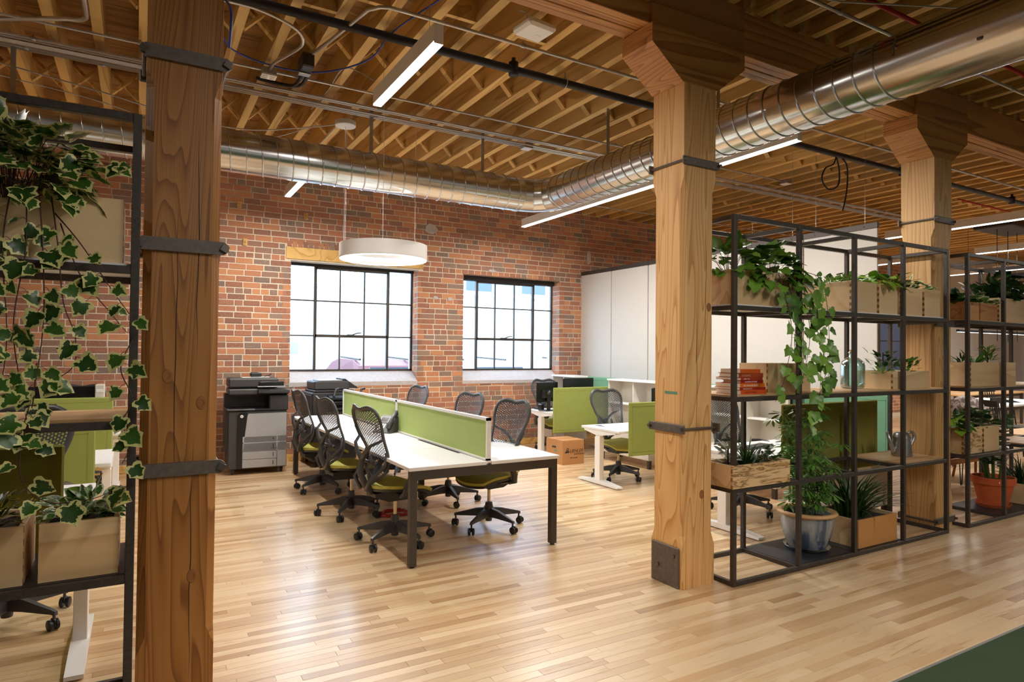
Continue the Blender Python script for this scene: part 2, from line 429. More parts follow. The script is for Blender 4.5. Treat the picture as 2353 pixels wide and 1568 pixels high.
# ---- brick wall with two window openings, Y = 9.5 is its face
WINS = [(1.85, 3.79, 1.10, 2.855), (4.565, 6.47, 1.09, 2.85)]
WT = 4.45
wall = MB()
for a, b in ((-7, 1.85), (3.79, 4.565), (6.47, 24)): wall.box((a, 9.505, -.1), (b, 9.90, WT))
for a, b, z0, z1 in WINS: wall.box((a, 9.505, -.1), (b, 9.90, z0)).box((a, 9.505, z1), (b, 9.90, WT))
wall = wall.obj('wall_back', 'mortar', **S)
BW, BH, CO, JT = .226, .0700, .083, .013
bricks = []
rr = random.Random(11)
c = 0; z = .104
SPECIAL = [(1.784, 3.869, 2.86, 3.045)]      # the timber lintel
def blocked(x0, x1, z0, z1):
    for a, b, c0, c1 in WINS:
        if x1 > a+.004 and x0 < b-.004 and z1 > c0+.01 and z0 < c1-.012: return (a, b)
    for a, b, c0, c1 in SPECIAL:
        if x1 > a and x0 < b and z1 > c0+.02 and z0 < c1: return (a, b)
def lay(x0, x1, z0, hd=False, depth=.1):
    b = blocked(x0, x1, z0, z0+BH)
    if b:
        if x0 < b[0]-.05: lay(x0, b[0]-.0, z0)
        if x1 > b[1]+.05: lay(b[1], x1, z0)
        return
    if x1-x0 < .04: return
    bricks.append((x0, x1-JT, z0, z0+BH, rr.uniform(-.004, .004)))
while z < WT-.02:
    hd = c % 6 == 3; L = BW/2 if hd else BW
    x = -2.6 + (c % 2)*BW/2 + rr.uniform(-.02, .02)
    while x < 12.4:
        l = L*rr.uniform(.97, 1.03)
        if not hd and rr.random() < .04: l = BW/2
        lay(x, x+l, z); x += l
    z += CO; c += 1
def bscore(b):
    x, zz = (b[0]+b[1])/2, (b[2]+b[3])/2
    d = x*fwd.x + 9.5*fwd.y
    s = 0
    if x < -1.05 or (.02 < x < .93): s = 50
    if zz > 3.15 or zz < .95: s = 40
    if 1.0 < x < 1.75 and zz < 1.25: s = 40
    if x < 0 and (zz > 2.45 or zz < 1.25): s = 45
    return d+s
bo = sorted(range(len(bricks)), key=lambda i: bscore(bricks[i])); nb = set(bo[:300])
ub = MB().rbox((0, 0, 0), (BW-JT, .09, BH), .004).mesh('brick', 'brick')
uh = MB().rbox((0, 0, 0), (BW/2-JT, .09, BH), .004).mesh('brick', 'brick')
br = MB()
for i, (x0, x1, z0, z1, dy) in enumerate(bricks):
    if i in nb:
        u, ul = (ub, BW-JT) if x1-x0 > .15 else (uh, BW/2-JT)
        link('brick', u, wall, (x0, 9.5+dy, z0), scale=((x1-x0)/ul, 1, 1))
    else: br.box((x0, 9.5+dy, z0), (x1, 9.59, z1))
# jamb bricks inside the openings, soldier course over the lintel
for a, b, z0, z1 in WINS:
    z = .104
    while z < z1-.03:
        if z > z0-.02:
            for (y0, y1) in ((9.50, 9.61), (9.62, 9.735)) if int(z/CO) % 2 else ((9.50, 9.735),):
                for X0, X1 in ((a-.1, a+.008), (b-.008, b+.1)): br.box((X0, y0, z), (X1, y1-.01, z+BH))
        z += CO
x = 1.80
while x < 3.84: br.box((x, 9.494, 3.052), (x+.062, 9.59, 3.052+.075)); x += .0745
br.obj('brick_field', 'brick', wall, kind='stuff')
# far parts of the same wall stay coarse courses
fb = MB()
z = .104; k = 0
while z < WT:
    x = 12.4 + (k % 2)*BW/2
    while x < 17.9: fb.box((x, 9.502, z), (x+BW-JT, 9.59, z+BH)); x += BW
    x = -2.7 - (k % 2)*BW/2
    while x > -7: fb.box((x-BW+JT, 9.502, z), (x, 9.59, z+BH)); x -= BW
    z += CO; k += 1
fb.obj('brick_field', 'brick', wall, kind='stuff')
# lintel, mortar patches, iron wall anchors
B('lintel', (1.784, 9.485, 2.872), (3.869, 9.60, 3.045), 'joist', wall, .004)
for x, zz, w_, h_ in ((5.10, 2.93, .16, .05), (4.33, 2.42, .1, .07), (4.08, 2.43, .07, .06), (7.10, 3.30, .09, .30), (3.98, 3.52, .22, .16)):
    m = MB(); n = 14; q = random.Random(int(x*100))
    m.prism([(x+cos(2*PI*i/n)*w_*q.uniform(.35, .6), zz+sin(2*PI*i/n)*h_*q.uniform(.35, .6)) for i in range(n)], 9.491, 9.51, 'y').obj('mortar_patch', 'concrete', wall)
for x, zz in ((1.16, 3.56), (2.05, 3.50), (1.24, 3.05)):
    m = MB(); m.rbox((x-.03, 9.478, zz-.05), (x+.03, 9.51, zz+.05), .006); m.tube([(x, 9.478, zz), (x+.01, 9.466, zz+.004)], .016, 8)
    m.obj('wood_anchor_block', 'joist', wall)
b_ = MB(); 
for x0, x1 in ((-7, 1.9), (1.903, 4.3), (4.303, 8.4), (8.403, 12), (12.003, 18)): b_.rbox((x0, 9.478, 0), (x1, 9.499, .10), .004)
B('baseboard_back', (-7, 9.478, 0), (12, 9.499, .10), 'joist', r=.004, **S)

# ---- windows
def window(name, a, b, z0, z1, xs, zs, thick, lab):
    fr = MB(); Y0, Y1 = 9.735, 9.775
    for X0, X1, Z0, Z1 in ((a, a+.03, z0, z1), (b-.03, b, z0, z1), (a, b, z0, z0+.03), (a, b, z1-.035, z1)): fr.box((X0, Y0, Z0), (X1, Y1, Z1))
    f = fr.obj(name, 'steel', **S)
    for i, x in enumerate(xs[1:-1]):
        t = .036 if i+1 in thick else .020
        top = zs[0]
        B('muntin', (x-t/2, Y0+.004 - (.012 if i+1 in thick else 0), z0), (x+t/2, Y1-.006, z1), 'steel', f)
    for z in zs[1:-1]: B('glazing_bar', (a, Y0+.002, z-.010), (b, Y1-.008, z+.010), 'steel', f)
    x0, x1 = xs[thick[0]], xs[thick[1]]
    m = MB(); t = .042; za, zb = zs[2], zs[0]-.01
    for X0, X1, Z0, Z1 in ((x0-t/2, x0+t/2, za-t/2, zb), (x1-t/2, x1+t/2, za-t/2, zb), (x0, x1, za-t/2, za+t/2), (x0, x1, zb-t, zb)): m.box((X0, Y0-.018, Z0), (X1, Y0+.006, Z1))
    m.obj('vent_frame', 'steel', f)
    xm = xs[2]+.42*(xs[3]-xs[2]) if name == 'window_1' else xs[2]+.15
    m = MB(); m.rbox((xm-.06, Y0-.05, za+.0), (xm+.05, Y0-.016, za+.03), .008); m.tube([(xm+.02, Y0-.045, za+.02), (xm+.09, Y0-.07, za+.05), (xm+.15, Y0-.07, za+.055)], [.012, .009, .008], 8)
    m.obj('latch', 'steel', f)
    for i in range(len(xs)-1):
        for j in range(len(zs)-1):
            B('pane', (xs[i]+.008, 9.752, zs[j+1]+.008), (xs[i+1]-.008, 9.756, zs[j]-.008), 'pane', f)
    return f
w1 = window('window_1', 1.86, 3.785, 1.262, 2.85, [1.88, 2.253, 2.625, 3.001, 3.371, 3.765], [2.83, 2.31, 1.79, 1.285], (1, 4), '')
w2 = window('window_2', 4.575, 6.465, 1.258, 2.80, [4.59, 4.933, 5.294, 5.675, 6.051, 6.44], [2.79, 2.324, 1.792, 1.28], (1, 4), '')
B('blind_cassette', (4.58, 9.66, 2.77), (6.46, 9.735, 2.845), 'ink', w2, .01)
B('head_bar', (1.86, 9.70, 2.815), (3.785, 9.735, 2.852), 'ink', w1)
for i, (a, b, z0, z1) in enumerate(WINS):
    MB().prism([(9.495, 1.05), (9.495, z0+.012), (9.74, 1.262), (9.9, 1.262), (9.9, 1.05)], a+.002, b-.002, 'x').obj('window_sill', 'concrete', (w1, w2)[i])

# ---- ceiling: deck boards, joists every 305 mm, bridging, dark near bay
JZ, JH, JP, JW = 4.08, .28, .317, .074
ceil = MB().box((-7, -5, JZ+JH+.022), (24, 10, JZ+JH+.12)).obj('ceiling', 'void', **S)
y = 3.32
while y < 9.62:
    B('deck_board', (-7, y, JZ+JH), (24, y+.146, JZ+JH+.02), 'deck', ceil); y += .15
js = [i for i in range(-16, 58)]
uj = MB().box((-JW/2, 3.19, JZ), (JW/2, 9.56, JZ+JH)).mesh('joist', 'joist')
un = MB().box((-JW/2, -4.9, JZ), (JW/2, 3.185, JZ+JH)).mesh('joist', 'joist')
for i in js:
    x = -.003 + JP*i
    link('joist', uj, ceil, (x, 0, R.uniform(-.004, .004)))
    link('joist', un, ceil, (x+.12, 0, 0))
# cross bridging, two rows between joists, and a row of solid blocks
gap = JP-JW; hh = JH-.03; ang = math.atan2(hh, gap); ln = math.hypot(gap, hh)
def strip(s):
    m = MB(); m.cbox((0, 0, 0), (ln-.012, .060, .026), Matrix.Rotation(-s*ang, 4, 'Y')); return m.mesh('bridging_strut', 'joist')
sa, sb = strip(1), strip(-1)
for yy, rng in ((5.44, range(-6, 44)), (7.53, range(-7, 44))):
    for i in rng:
        xc = -.003+JP*(i+.5)
        link('bridging_strut', sa, ceil, (xc, yy-.032, JZ+hh/2+.012)); link('bridging_strut', sb, ceil, (xc, yy+.032, JZ+hh/2+.012))
ubk = MB().box((-gap/2, -.02, 0), (gap/2, .02, JH-.06)).mesh('solid_block', 'joist')
for i, yy in ((3, 4.77), (4, 4.5), (6, 4.37), (8, 4.38), (17, 6.2), (20, 5.0), (25, 6.3), (30, 5.2)): link('solid_block', ubk, ceil, (-.003+JP*(i+.5), yy, JZ))

# ---- room ends: white far walls, side and rear walls (rear ones lie behind the camera)
B('wall_left', (-7.12, -5, 0), (-7, 9.9, WT), 'white_paint', **S)
B('wall_right', (24, -5, 0), (24.12, 9.9, WT), 'white_paint', **S)
B('wall_rear', (-7, -5.12, 0), (24, -5, WT), 'white_paint', **S)

# ---- girder over the post line, bolster blocks, posts
def girder():
    g = E('timber_girder', 'long laminated timber girder running over the row of posts', 'beam', (0, 0, 0))
    for k in range(4): B('ply', (-7, 3.20+.066*k, 3.755+.004*(k % 2)), (24, 3.262+.066*k, 4.078), 'fir_x', g, .004)
girder()
BZ0, BZ1, BZ2 = 3.415, 3.625, 3.752
def post(x, mat, lab, straps, zbot=0.0, base_iron=False, face='front', cham_top=2.79):
    t = E('timber_post', lab, 'post', (x+.15, 3.32, 0))
    m = MB(); c = .0; w_ = .15
    def oct(z, c): return [(w_, -w_+c, z), (w_, w_-c, z), (w_-c, w_, z), (-w_+c, w_, z), (-w_, w_-c, z), (-w_, -w_+c, z), (-w_+c, -w_, z), (w_-c, -w_, z)]
    zs = [(0, .001), (cham_top-2.16 if cham_top > 2.9 else .27, .001), (.36, .032), (cham_top-.09, .032), (cham_top, .001), (BZ0, .001)]
    zs = [(0, .001), (.27, .001), (.35, .032), (cham_top-.09, .032), (cham_top, .001), (BZ0, .001)]
    for z, c in zs: m.v += oct(z, c)
    m.f = [(i*8+k, i*8+(k+1) % 8, (i+1)*8+(k+1) % 8, (i+1)*8+k) for i in range(5) for k in range(8)] + [tuple(range(8))[::-1], tuple(range(40, 48))]
    m.mi = [0]*len(m.f); m.obj('shaft', mat, t)
    # drying cracks and knots are real pieces let into the faces
    q = random.Random(int(x*10))
    for fx, z0, z1 in ((-.02, .9, 2.2), (.05, .1, 1.2), (.06, 1.5, 2.6)):
        cr = MB(); pts = [(fx+q.uniform(-.006, .006), z0+(z1-z0)*k/8) for k in range(9)]
        cr.add([(px-.0016*sin(PI*k/8), -w_-.0006, z) for k, (px, z) in enumerate(pts)] + [(px+.0022*sin(PI*k/8), -w_-.0006, z) for k, (px, z) in enumerate(pts)], [(k, k+1, 10+k, 9+k) for k in range(8)])
        cr.obj('drying_crack', 'ink', t)
    for kx, kz in (((-.05, 1.46), (.085, 1.34), (.06, .58)) if x < 1 else ((.03, .62), (.09, 1.9))):
        kn = MB(); kn.lathe([(.027, 0), (.024, .003), (.013, .0035), (.011, .001), (0, .001)], n=18); kn.xform(Matrix.Translation((kx, -w_, kz)) @ Matrix.Diagonal((.8, 1, 1.15, 1)) @ Matrix.Rotation(PI/2, 4, 'X')); kn.obj('knot', 'finger', t)
    for z, kind in straps:
        if kind == 'bar':      # flat iron along the front with bolts beyond the corners
            m = MB(); m.prism([(-.155, -.028), (-.175, -.012), (-.175, .014), (-.155, .03), (.165, .03), (.185, .014), (.185, -.012), (.165, -.028)], -.168, -.152, 'y')
            m.xform(Matrix.Translation((0, 0, z))); s_ = m.obj('iron_strap', 'strap', t)
            for xx in (-.162, .168):
                b = MB(); b.cbox((xx, -.176, z), (.03, .014, .03), Matrix.Rotation(.5, 4, 'Y')); b.obj('bolt_head', 'bolt', s_)
            [MB().cyl((xx, -.15, z), (xx, .17, z), .008, 8).obj('tie_rod', 'strap', s_) for xx in (-.160, .166)]
            r_ = MB(); r_.rbox((-.18, .152, z-.028), (.18, .168, z+.028), .008); r_.obj('back_plate', 'strap', s_)
        elif kind == 'right':  # plate on the front face, rod down the left face
            m = MB(); m.rbox((-.17, -.166, z-.03), (.178, -.151, z+.028), .006); s_ = m.obj('iron_strap', 'strap', t)
            r_ = MB(); r_.tube([(-.158, -.165, z), (-.16, .175, z)], .009, 8); r_.obj('tie_rod', 'strap', s_); B('end_plate', (-.185, .15, z-.03), (-.135, .165, z+.03), 'strap', s_, .004)
            for xx in (-.158, .166): b = MB(); b.cyl((xx, -.186, z), (xx, -.164, z), .012, 8); b.obj('bolt_head', 'bolt', s_)
        else:                  # plate on the left face, rod across the front
            m = MB(); m.rbox((-.166, -.178, z-.03), (-.151, .17, z+.03), .006); s_ = m.obj('iron_strap', 'strap', t)
            r_ = MB(); r_.tube([(-.17, -.16, z), (.17, -.16, z)], .009, 8); r_.obj('tie_rod', 'bolt', s_); B('end_plate', (.152, -.19, z-.03), (.166, -.13, z+.03), 'strap', s_, .004)
            for yy in (-.16, .15): b = MB(); b.cyl((-.186, yy, z), (-.164, yy, z), .013, 6); b.obj('bolt_head', 'bolt', s_)
    if base_iron:
        B('base_plate', (-.166, -.13, 0), (-.151, .13, .27), 'strap', t, .004)
        for yy, zz in ((-.09, .21), (.06, .12)): m = MB(); m.cyl((-.175, yy, zz), (-.165, yy, zz), .013, 6); m.obj('bolt_head', 'bolt', t)
        m = MB(); m.rbox((.045, -.1506, 0), (.15, -.149, .012), 0); 
    bl = MB(); x0, x1 = -.44, .44
    bl.prism([(-.165, BZ0), (.165, BZ0), (x1, BZ1), (x1, BZ2), (x0, BZ2), (x0, BZ1)], -.152, .152, 'y')
    bl.mi = [1, 1]+[0]*6; bl.obj('bolster', ['fir_end', 'fir_x'], t)
    B('splice_plate', (-.43, -.152, BZ2), (.44, -.118, 4.079), 'fir_x', t, .004)
    return t
post(.01, 'fir_orange', 'big orange-brown timber post beside the left plant shelf, iron straps across its face', [(2.86, 'bar'), (2.03, 'bar'), (1.055, 'bar')], cham_top=2.80)
pm = post(3.16, 'fir', 'pale timber post in the middle of the room by the bench desk', [(2.885, 'right'), (1.07, 'left')], base_iron=True, cham_top=2.78)
B('green_tape', (-.1508, -.10, 1.30), (-.1498, .02, 1.32), 'teal', pm)
post(6.30, 'fir', 'timber post standing between the two right-hand plant shelves', [(2.84, 'right'), (1.88, 'right'), (.07, 'right')], cham_top=2.76)
post(9.45, 'fir', 'far timber post beyond the two right-hand plant shelves', [(2.84, 'right')])

# ---- spiral duct
def spiral(a, b, r, pitch=.137, n=48):
    a, b = V(a), V(b); d = (b-a); L = d.length; d.normalize(); p = V((0, 0, 1)); q = d.cross(p)
    body = MB().tube([a, b], r, n)
    m = MB(); N = int(L/pitch*36); m.tube([a + d*min(max(L*i/N, .01), L-.01) + (p*cos(2*PI*i/36)+q*sin(2*PI*i/36))*(r+.002) for i in range(N+1)], .0065, 5, False)
    return body, m
DZ, DR, DX, DY = 3.40, .192, 4.12, 6.40
du = E('spiral_duct', 'L-shaped galvanised spiral duct under the joists, bending before the brick wall', 'duct', (DX, DY, DZ-DR))
def dp(m, name, mats='duct', **k):
    o = m.obj(name, mats, None, **k); o.parent = du; o.matrix_parent_inverse = Matrix.Translation((-DX, -DY, -(DZ-DR))); return o
m, h_ = spiral((-6.9, DY, DZ), (DX-.36, DY, DZ), DR); dp(m, 'duct_run', smooth='auto'); dp(h_, 'spiral_seam', smooth=True)
m, h_ = spiral((DX, DY-.36, DZ), (DX, 3.9, DZ), DR); dp(m, 'duct_run', smooth='auto'); dp(h_, 'spiral_seam', smooth=True)
m, h_ = spiral((DX, 3.88, DZ), (DX, 2.20, DZ), DR+.002); dp(m, 'duct_run', smooth='auto'); dp(h_, 'spiral_seam', smooth=True)
m = MB(); m.tube([(DX, 2.20, DZ), (DX, 1.2, DZ)], DR+.006, 40); dp(m, 'collar_sleeve', smooth='auto')
m = MB(); m.tube([(DX, 3.93, DZ), (DX, 3.84, DZ)], DR+.005, 40); dp(m, 'joint_band', smooth='auto')
def gore(a0, a1):
    m = MB(); n = 40; rc = .36; C0 = V((DX-rc, DY-rc, DZ)); vs = []
    for a in (a0, a1):
        e = V((cos(a), sin(a), 0))
        cpt = C0 + e*rc
        for k in range(n): th = 2*PI*k/n; vs.append(cpt + e*cos(th)*DR + V((0, 0, sin(th)*DR)))
    m.add(vs, [(k, (k+1) % n, n+(k+1) % n, n+k) for k in range(n)]); return m
for k in range(3): dp(gore(PI/2*k/3, PI/2*(k+1)/3), 'elbow_gore', smooth='auto')
for k in range(4):
    a = PI/2*k/3; m = MB(); e = V((cos(a), sin(a), 0)); c0 = V((DX-.36, DY-.36, DZ)) + e*.36
    m.tube([c0 + e*cos(th)*(DR+.002) + V((0, 0, sin(th)*(DR+.002))) for th in [2*PI*i/40 for i in range(41)]], .004, 6, False); dp(m, 'gore_seam', smooth=True)
for X in (2.02, 3.30, -.9): m = MB(); m.box((X-.018, DY-.002, DZ+DR-.01), (X+.018, DY+.002, JZ)); dp(m, 'hanger_strap', 'galv')
for Yh in (5.2, 3.75): m = MB(); m.box((DX-.018, Yh-.002, DZ+DR-.01), (DX+.018, Yh+.002, JZ)); dp(m, 'hanger_strap', 'galv')
for yy, th in ((3.86, 1.9), (3.86, 2.6), (2.2, 2.9), (1.75, 3.6)):
    m = MB(); p = V((DX+cos(th)*(DR+.008), yy, DZ+sin(th)*(DR+.008))); m.cbox(p, (.03, .02, .012)); dp(m, 'wing_bolt', 'bolt')
t = E('trunk_duct', 'large grey round duct at the top right corner of the ceiling', 'duct', (4.3, 1.2, 3.5))
m = MB(); m.tube([(-2.0, 0, 0), (6, 0, 0)], .30, 40); m.obj('duct_body', 'galv', t, smooth='auto').location = (0, .12, .26)
for xx in (-.5, .55): m = MB(); m.tube([(xx, 0, 0), (xx+.03, 0, 0)], .308, 40); m.obj('seam_band', 'galv', t, smooth='auto').location = (0, .12, .26)

exec_after = []
# ================================================================== LAMPS
def area(name, loc, sx, sy, watts, color=LAMP_WHITE, rot=(0, 0, 0), parent=None):
    l = bpy.data.lights.new(name, 'AREA'); l.shape = 'RECTANGLE'; l.size = sx; l.size_y = sy; l.energy = watts; l.color = color
    o = bpy.data.objects.new(name, l); COL.objects.link(o); o.location = loc; o.rotation_euler = rot
    if parent: o.parent = parent
    return o
def linear(x, y0, y1, lab, z=3.5, group=None, h=.125, glow='glow', k=1):
    L = y1-y0
    t = E('linear_pendant', lab, 'light', (x, y0, z), group=group)
    MB().box((-.032, 0, .012), (-.028, L, h)).box((.028, 0, .012), (.032, L, h)).box((-.028, 0, h-.004), (.028, L, h)).box((-.032, -.004, 0), (.032, 0, h)).box((-.032, L, 0), (.032, L+.004, h)).obj('housing', 'white_metal', t)
    MB().box((-.031, .001, 0), (.031, L-.001, .01)).obj('diffuser', glow, t)
    for yy in (.15, L-.15): m = MB(); m.cyl((0, yy, h), (0, yy, JZ-z), .0018, 5); m.obj('hanger_wire', 'galv', t)
    n = max(1, round(L/1.2))
    area('lamp_light', (0, L/2, -.004), .06, L, LAMP_W*L*k, parent=t)
    return t
linear(1.59, 3.70, 4.90, 'short white linear pendant hanging nearest the camera, upper centre', k=1.5)
linear(1.59, 7.20, 8.42, 'short white linear pendant by the brick wall, its end showing below the duct', k=2.6)
linear(5.10, 3.70, 8.50, 'long white linear pendant running beside the spiral duct', k=1.5)
linear(10.67, 1.2, 6.12, 'long linear pendant crossing behind the right-hand post', glow='glow_far')
linear(13.65, 1.2, 6.15, 'farther linear pendant seen over the right-hand plant shelf', glow='glow_far')
linear(13.65, 7.5, 8.9, 'short bright linear pendant seen just right of the tall white panels', glow='glow_far')
linear(16.8, 7.40, 8.5, 'short distant linear pendant near the far white wall', glow='glow_far')
linear(16.8, 1.2, 7.2, 'most distant long linear pendant over the tables', glow='glow_far')
linear(1.59, -1.6, 1.2, 'unseen linear pendant added behind the viewer', glow='glow_far', k=1.2)  # never in view; put in so the foreground floor is lit
linear(5.10, -3.2, .4, 'unseen linear pendant added behind the viewer on the right', glow='glow_far', k=1.2)  # added out of view to brighten the planter and shelf fronts
linear(-1.9, 3.8, 6.1, 'unseen linear pendant added over the left desks', glow='glow_far')  # outside the frame, added only for its light
# ring pendant
def ring_pendant():
    cx, cyy, z, r = 2.24, 6.62, 2.545, .46
    t = E('ring_pendant', 'large white ring pendant lamp hanging in front of the left window', 'light', (cx, cyy, z))
    MB().lathe([(r, .015), (r, .155), (r-.05, .155), (r-.05, .03), (r-.062, .012), (r-.05, 0), (r-.004, 0), (r, .015)], n=72).obj('ring_body', 'white_metal', t, smooth='auto')
    MB().lathe([(r-.052, .012), (r-.052, -.003), (r-.008, -.003)], n=72).obj('glowing_underside', 'glow', t, smooth='auto')
    MB().lathe([(r-.051, .024), (r-.0515, .075)], n=72).obj('inner_glow_band', 'glow_far', t, smooth='auto')
    for a in (140, 250, 20): 
        a = math.radians(a); m = MB(); m.cyl((cos(a)*(r-.025), sin(a)*(r-.025), .15), (cos(a)*(r-.025), sin(a)*(r-.025), JZ-z), .0022, 5); m.obj('support_wire', 'white_metal', t)
    px, py = 1.88-cx, 6.86-cyy
    m = MB(); m.cyl((px, py, .15), (px, py, 4.0-z), .004, 6); m.obj('power_cord', 'white_plastic', t)
    m = MB(); m.lathe([(0, 0), (.105, 0), (.11, .006), (.11, .05), (0, .05)], n=32); m.obj('ceiling_canopy', 'white_metal', t, smooth='auto').location = (px, py, 3.98-z)
    l = bpy.data.lights.new('lamp_light', 'AREA'); l.shape = 'DISK'; l.size = .85; l.energy = 22; l.color = LAMP_WHITE
    o = bpy.data.objects.new('lamp_light', l); COL.objects.link(o); o.parent = t; o.location = (0, 0, -.01)
ring_pendant()
for i, (a, b, z0, z1) in enumerate(WINS):    # daylight portals for the two windows
    o = area('sky_portal', ((a+b)/2, 9.88, (1.26+z1)/2), b-a, z1-1.26, 10, rot=(-PI/2, 0, 0)); o.data.cycles.is_portal = True

# ================================================================== SERVICES UNDER THE JOISTS
def arc(c, r, a0, a1, u, v, n=8):
    c, u, v = V(c), V(u), V(v); return [c+u*r*cos(a0+(a1-a0)*i/n)+v*r*sin(a0+(a1-a0)*i/n) for i in range(n+1)]
def thing_mb(name, m, mats, lab, cat, smooth=True, **k): return m.obj(name, mats, None, smooth, label=lab, cat=cat, **k)
CZ = 3.98
m = MB(); m.tube([(-7, 4.72, CZ), (24, 4.72, CZ)], .034, 12); pipe = thing_mb('sprinkler_pipe', m, 'pipe', 'thick black sprinkler pipe crossing the ceiling above the short pendant', 'pipe')
for x in (2.72, 5.1, 8.6, 11.6):
    m = MB(); m.tube([(x, 4.72, CZ-.05), (x, 4.72, CZ+.06)], .042, 12); m.tube([(x, 4.72, CZ+.06), (x, 4.72, CZ+.1)], .018, 8); m.obj('sprinkler_fitting', 'pipe', pipe, True)
for x in (3.25, 6.3, 9.5): m = MB(); m.tube([(x, 4.72, CZ+.03), (x, 4.72, JZ)], .006, 6); m.tube(arc((x, 4.72, CZ), .042, 0, 2*PI, (0, 1, 0), (0, 0, 1), 16), .005, 5, False); m.obj('pipe_hanger', 'galv', pipe, True)
m = MB(); m.tube([(x, 4.72, CZ) for x in (3.7, 3.7)], .01, 6)
def conduit(y, x0, x1, r, lab, z=CZ, mat='conduit', pre=(), post=(), couplers=True):
    m = MB(); m.tube(list(pre)+[(x0, y, z), (x1, y, z)]+list(post), r, 8)
    o = thing_mb('conduit', m, mat, lab, 'conduit')
    if couplers:
        q = random.Random(int(y*100)); x = x0+q.uniform(.8, 1.6)
        while x < min(x1, 14): m = MB(); m.tube([(x-.02, y, z), (x+.02, y, z)], r*1.35, 8); m.cyl((x, y, z), (x, y, z+r*2.4), .006, 6); m.obj('coupling', 'galv', o, True); x += q.uniform(2.2, 3.1)
    return o
conduit(4.31, 1.55, 12, .014, 'thin silver conduit under the joists that bends back beside the left post', pre=[(1.18, 5.3, CZ), (1.25, 5.0, CZ)]+[(1.36, 4.42, CZ), (1.42, 4.34, CZ), (1.48, 4.31, CZ)])
conduit(5.84, -6, 7.72, .011, 'thin conduit running through the four-gang socket box to a small junction box')
G = 'bundle of silver conduits above the spiral duct'
for i, (y, r_) in enumerate(((6.19, .013), (6.235, .011), (6.355, .013), (6.405, .013), (6.45, .010))):
    conduit(y, -6.5, 12.5, r_, ('lowest', 'second', 'third', 'fourth', 'fifth')[i]+' silver conduit of the bundle above the long duct, counting away from the viewer')['group'] = G
for i in range(4): conduit(6.29-.0*i+.022*i, -6.5, .6, .010, ('first', 'second', 'third', 'fourth')[i]+' slim conduit of the bundle left of the orange post, counting away from the viewer', couplers=False)['group'] = G+' at the left'
conduit(8.42, 4.2, 12, .010, 'thin conduit close to the brick wall behind the long pendant')
conduit(2.74, 3.3, 12, .013, 'grey conduit on the dark ceiling near the viewer, upper right')
m = MB(); m.tube([(3.4, 2.54, CZ), (14, 2.57, CZ)], .016, 8); thing_mb('red_pipe', m, 'red', 'thin red pipe on the dark ceiling at the upper right', 'pipe')
m = MB(); m.tube([(10.8, 5.1, CZ), (19, 5.1, CZ)], .012, 6); thing_mb('red_pipe', m, 'red', 'thin red pipe under the distant joists behind the far pendants', 'pipe')
m = MB(); m.tube([(3.3, 2.95, 4.05), (4.0, 2.6, 3.93), (5.0, 2.25, 4.0), (6.2, 1.9, 4.05)], .006, 6); thing_mb('ceiling_cable', m, 'wire', 'pair of pale cables looping across the dark ceiling, upper right', 'cable')
def wire(pts, r, mat, lab, n=10):
    # smooth path
    P = [V(p) for p in pts]; out = []
    for i in range(len(P)-1):
        p0, p1, p2, p3 = P[max(i-1, 0)], P[i], P[i+1], P[min(i+2, len(P)-1)]
        for k in range(n):
            t = k/n; out.append(.5*((2*p1)+(p2-p0)*t+(2*p0-5*p1+4*p2-p3)*t*t+(3*p1-p0-3*p2+p3)*t**3))
    out.append(P[-1]); m = MB(); m.tube(out, r, 6); return m, lab, mat
def cable(name, pts, r, mat, lab, cat='cable'): m, l, mt = wire(pts, r, mat, lab); return thing_mb(name, m, mt, l, cat)
cable('data_cable', [(.37, 3.52, 3.1), (.37, 3.5, 3.3), (.40, 4.6, 3.86), (.62, 5.62, 4.0), (1.2, 5.62, 3.95), (1.56, 5.1, 3.93), (1.66, 4.6, 4.02), (2.0, 3.3, 4.05)], .007, 'blue', 'blue data cable looping from the orange post up over the short pendant')
cable('white_cable', [(.34, 3.6, 3.3), (.36, 4.5, 3.75), (.42, 4.9, 4.04), (.55, 3.9, 4.05)], .006, 'wire', 'pale cable rising beside the orange timber post')
cable('white_cable', [(-1.5, 6.6, 3.95), (-.4, 6.75, 3.86), (.3, 6.9, 3.80), (.9, 6.9, 3.78), (1.45, 6.9, 3.9), (1.8, 6.9, 4.0)], .006, 'wire', 'pale cable sagging toward the round ceiling canopy')
cable('white_cable', [(-1.5, 6.9, 3.93), (-.4, 7.0, 3.85), (.4, 7.1, 3.72), (1.0, 7.1, 3.74), (1.6, 7.0, 3.98)], .005, 'wire', 'second pale cable sagging lowest above the spiral duct')
cable('white_cable', [(1.38, 7.25, 3.62), (1.42, 7.2, 3.82), (1.6, 7.1, 3.76), (1.8, 6.95, 3.98)], .007, 'white_plastic', 'short white cable curling from the duct to the round canopy')
cable('white_cable', [(1.46, 6.6, 4.0), (1.5, 6.1, 4.02), (1.52, 5.6, 4.05), (1.56, 4.9, 3.7)], .005, 'wire', 'thin pale cable dropping to the short pendant')
def box4():
    t = E('junction_box', 'grey four-gang socket box on the thin conduit near the orange post', 'junction box', (.93, 5.84, CZ-.02))
    MB().rbox((-.06, -.05, -.03), (.06, .05, .04), .01).obj('box_body', 'galv', t)
    MB().rbox((-.062, -.052, -.034), (.062, .052, -.029), .004).obj('cover', 'white_metal', t)
    for sx in (-.03, .03):
        for sy in (-.024, .024): m = MB(); m.rbox((sx-.02, sy-.014, -.038), (sx+.02, sy+.014, -.033), .003); m.obj('socket', 'beige', t)
box4()
